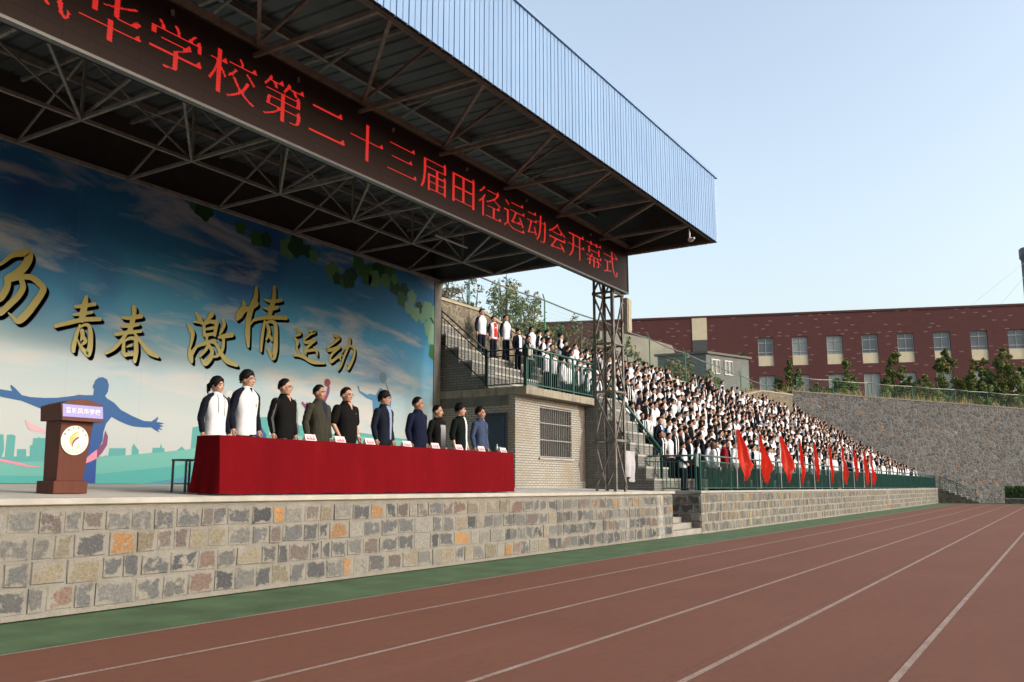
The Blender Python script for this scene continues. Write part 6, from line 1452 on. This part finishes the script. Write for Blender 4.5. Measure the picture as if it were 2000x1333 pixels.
p, s = make_person(.97, 'side', 'short', fine=False, yaw=0., top='open', top_m=F_navy, seed=77, hem=.80); front_patch(s, [(.82 + .64*i_/8, -.045, .05) for i_ in range(9)], .004, 'tee_front', F_black, p, nc=5); front_patch(s, [(.82 + .64*i_/8, -.09, -.045) for i_ in range(9)], .007, 'jacket_edge', F_white2, p, nc=3); front_patch(s, [(.82 + .64*i_/8, .05, .09) for i_ in range(9)], .007, 'jacket_edge', F_white2, p, nc=3); front_patch(s, [(1.28 + .02*i_, -.05, .05) for i_ in range(2)], .007, 'tee_stripe', F_white2, p, nc=3)
finish(p, 27.9, TIER[0][0] + .2, TIER[0][1], 1.60, R(-14), 'boy in black tee with one white chest stripe on the lowest step')
p, s = make_person(1.0, 'side', 'crop', fine=False, yaw=.2, top='shirt', top_m=F_olive, seed=78, hem=.82); finish(p, 29.6, TIER[9][0] + .2, TIER[9][1], 1.60, R(-5), 'pupil in plain olive top among white jackets above the balcony rail')
p, s = make_person(1.02, 'side', 'short', fine=False, yaw=.2, top='shirt', top_m=F_cream, seed=79, hem=.80); front_patch(s, [(1.14 + .12*i_/3, -.04, .05) for i_ in range(4)], .006, 'chest_print', F_redj, p, nc=3); finish(p, 30.9, TIER[2][0] + .2, TIER[2][1], 1.66, R(0), 'pupil in a cream sweater with a small red chest print')
p, s = make_person(1.0, 'side', 'short', fine=False, yaw=.2, top='shirt', top_m=fab('pale_blue_top', (.30, .45, .68)), seed=80, hem=.82); finish(p, 50.0, TIER[5][0] + .2, TIER[5][1], 1.68, R(0), 'pupil in a pale blue top in the middle of the crowd')
# individuals: the nearest slots
def dist(s): return math.hypot(s[2], s[3])
spots_taken = [(28.65, 9.85), (27.9, 10.8), (29.3, 12.0), (29.6, 16.5), (30.9, 12.6), (50, 14.3)] + [(q[1], q[2]) for q in sp]
slots = [s for s in slots if all(math.hypot(s[2]-a, s[3]-b_) > .42 for a, b_ in spots_taken)]
slots.sort(key=dist)
NIND = 270
ROWN = ['the floor behind the railing', 'the lowest tier', 'the second tier', 'the third tier', 'the fourth tier', 'the fifth tier', 'the sixth tier', 'the seventh tier', 'the eighth tier', 'the ninth tier', 'the tenth tier', 'the eleventh tier', 'the top tier']
cnt = {}
lab_by_kind = {k: v[1] for k, v in PROTO.items()}
for (k, idx, x, y, z) in slots[:NIND]:
    kind = rc.choices(list(KW), list(KW.values()))[0]
    cnt[k] = cnt.get(k, 0) + 1
    lab = f'{lab_by_kind[kind]}, {ORD[cnt[k]-1]} along {ROWN[k]}'
    place(kind, x, y, z, rc.uniform(1.50, 1.82), R(rc.gauss(-3, 18)), lab)
# the rest of the crowd, too many to build one by one
def low_person(hairlong, topw):
    b = MB()
    b.mi = 0; b.ell((0, -.012, 1.615), (.073, .092, .115), 8, 6); b.limb([(0, .01, 1.45), (0, 0, 1.56)], [.055, .05], 6)
    b.mi = 1; b.ell((0, .022, 1.662), (.088, .104, .098), 8, 5)
    if hairlong: b.limb([(0, .07, 1.62), (0, .10, 1.45)], [.055, .03], 6)
    b.mi = 2 if topw != 'n' else 3; b.loft([(0, 0, .80, .165, .12), (0, 0, 1.05, .17, .125), (0, 0, 1.32, .19, .12), (0, 0, 1.43, .15, .095), (0, 0, 1.50, .07, .07)], 10, 2.3)
    if topw == 'n': b.mi = 2; b.add([(-.07, -.131, .82), (.06, -.131, .82), (.05, -.13, 1.32), (-.06, -.13, 1.32), (.03, -.11, 1.44), (-.04, -.11, 1.44)], [(0, 1, 2, 3), (3, 2, 4, 5)])
    b.mi = 2 if topw == 'w' else 3
    for s in (-1, 1): b.limb([(s*.09, 0, 1.45), (s*.185, 0, 1.40), (s*.235, .02, 1.13), (s*.235, -.05, .90)], [.055, .068, .058, .045], 6)
    b.mi = 0
    for s in (-1, 1): b.limb([(s*.235, -.05, .88), (s*.23, -.07, .80)], [.03, .025], 5)
    b.mi = 3
    for s in (-1, 1): b.limb([(s*.085, 0, .88), (s*.1, 0, .06)], [.09, .065], 6)
    return b
LP = [low_person(*q) for q in ((0, 's'), (0, 's'), (1, 's'), (1, 's'), (0, 'n'), (1, 'n'), (0, 'w'), (1, 's'))]
LPv = [np.array(b.v) for b in LP]
V, F, MI = [], [], []; base = 0
for (k, idx, x, y, z) in slots[NIND:]:
    q = rc.randrange(len(LP)); s = rc.uniform(1.48, 1.84)/1.735; a = R(rc.gauss(-2, 26)); c, n_ = math.cos(a), math.sin(a)
    v = LPv[q]*s; v = np.stack([v[:, 0]*c - v[:, 1]*n_ + x, v[:, 0]*n_ + v[:, 1]*c + y, v[:, 2] + z], 1); V.append(v)
    F += [[base + i for i in f] for f in LP[q].f]; MI += LP[q].m; base += len(v)
me = bpy.data.meshes.new('crowd'); me.from_pydata(np.concatenate(V).tolist(), [], F); me.update()
for m in (M_skin, M_hair, F_white2, F_navy): me.materials.append(m)
me.polygons.foreach_set('material_index', MI); me.polygons.foreach_set('use_smooth', [True]*len(F))
tag(link('crowd', me), 'dense far crowd of pupils in white and navy jackets filling the tiers', 'crowd', kind='stuff')
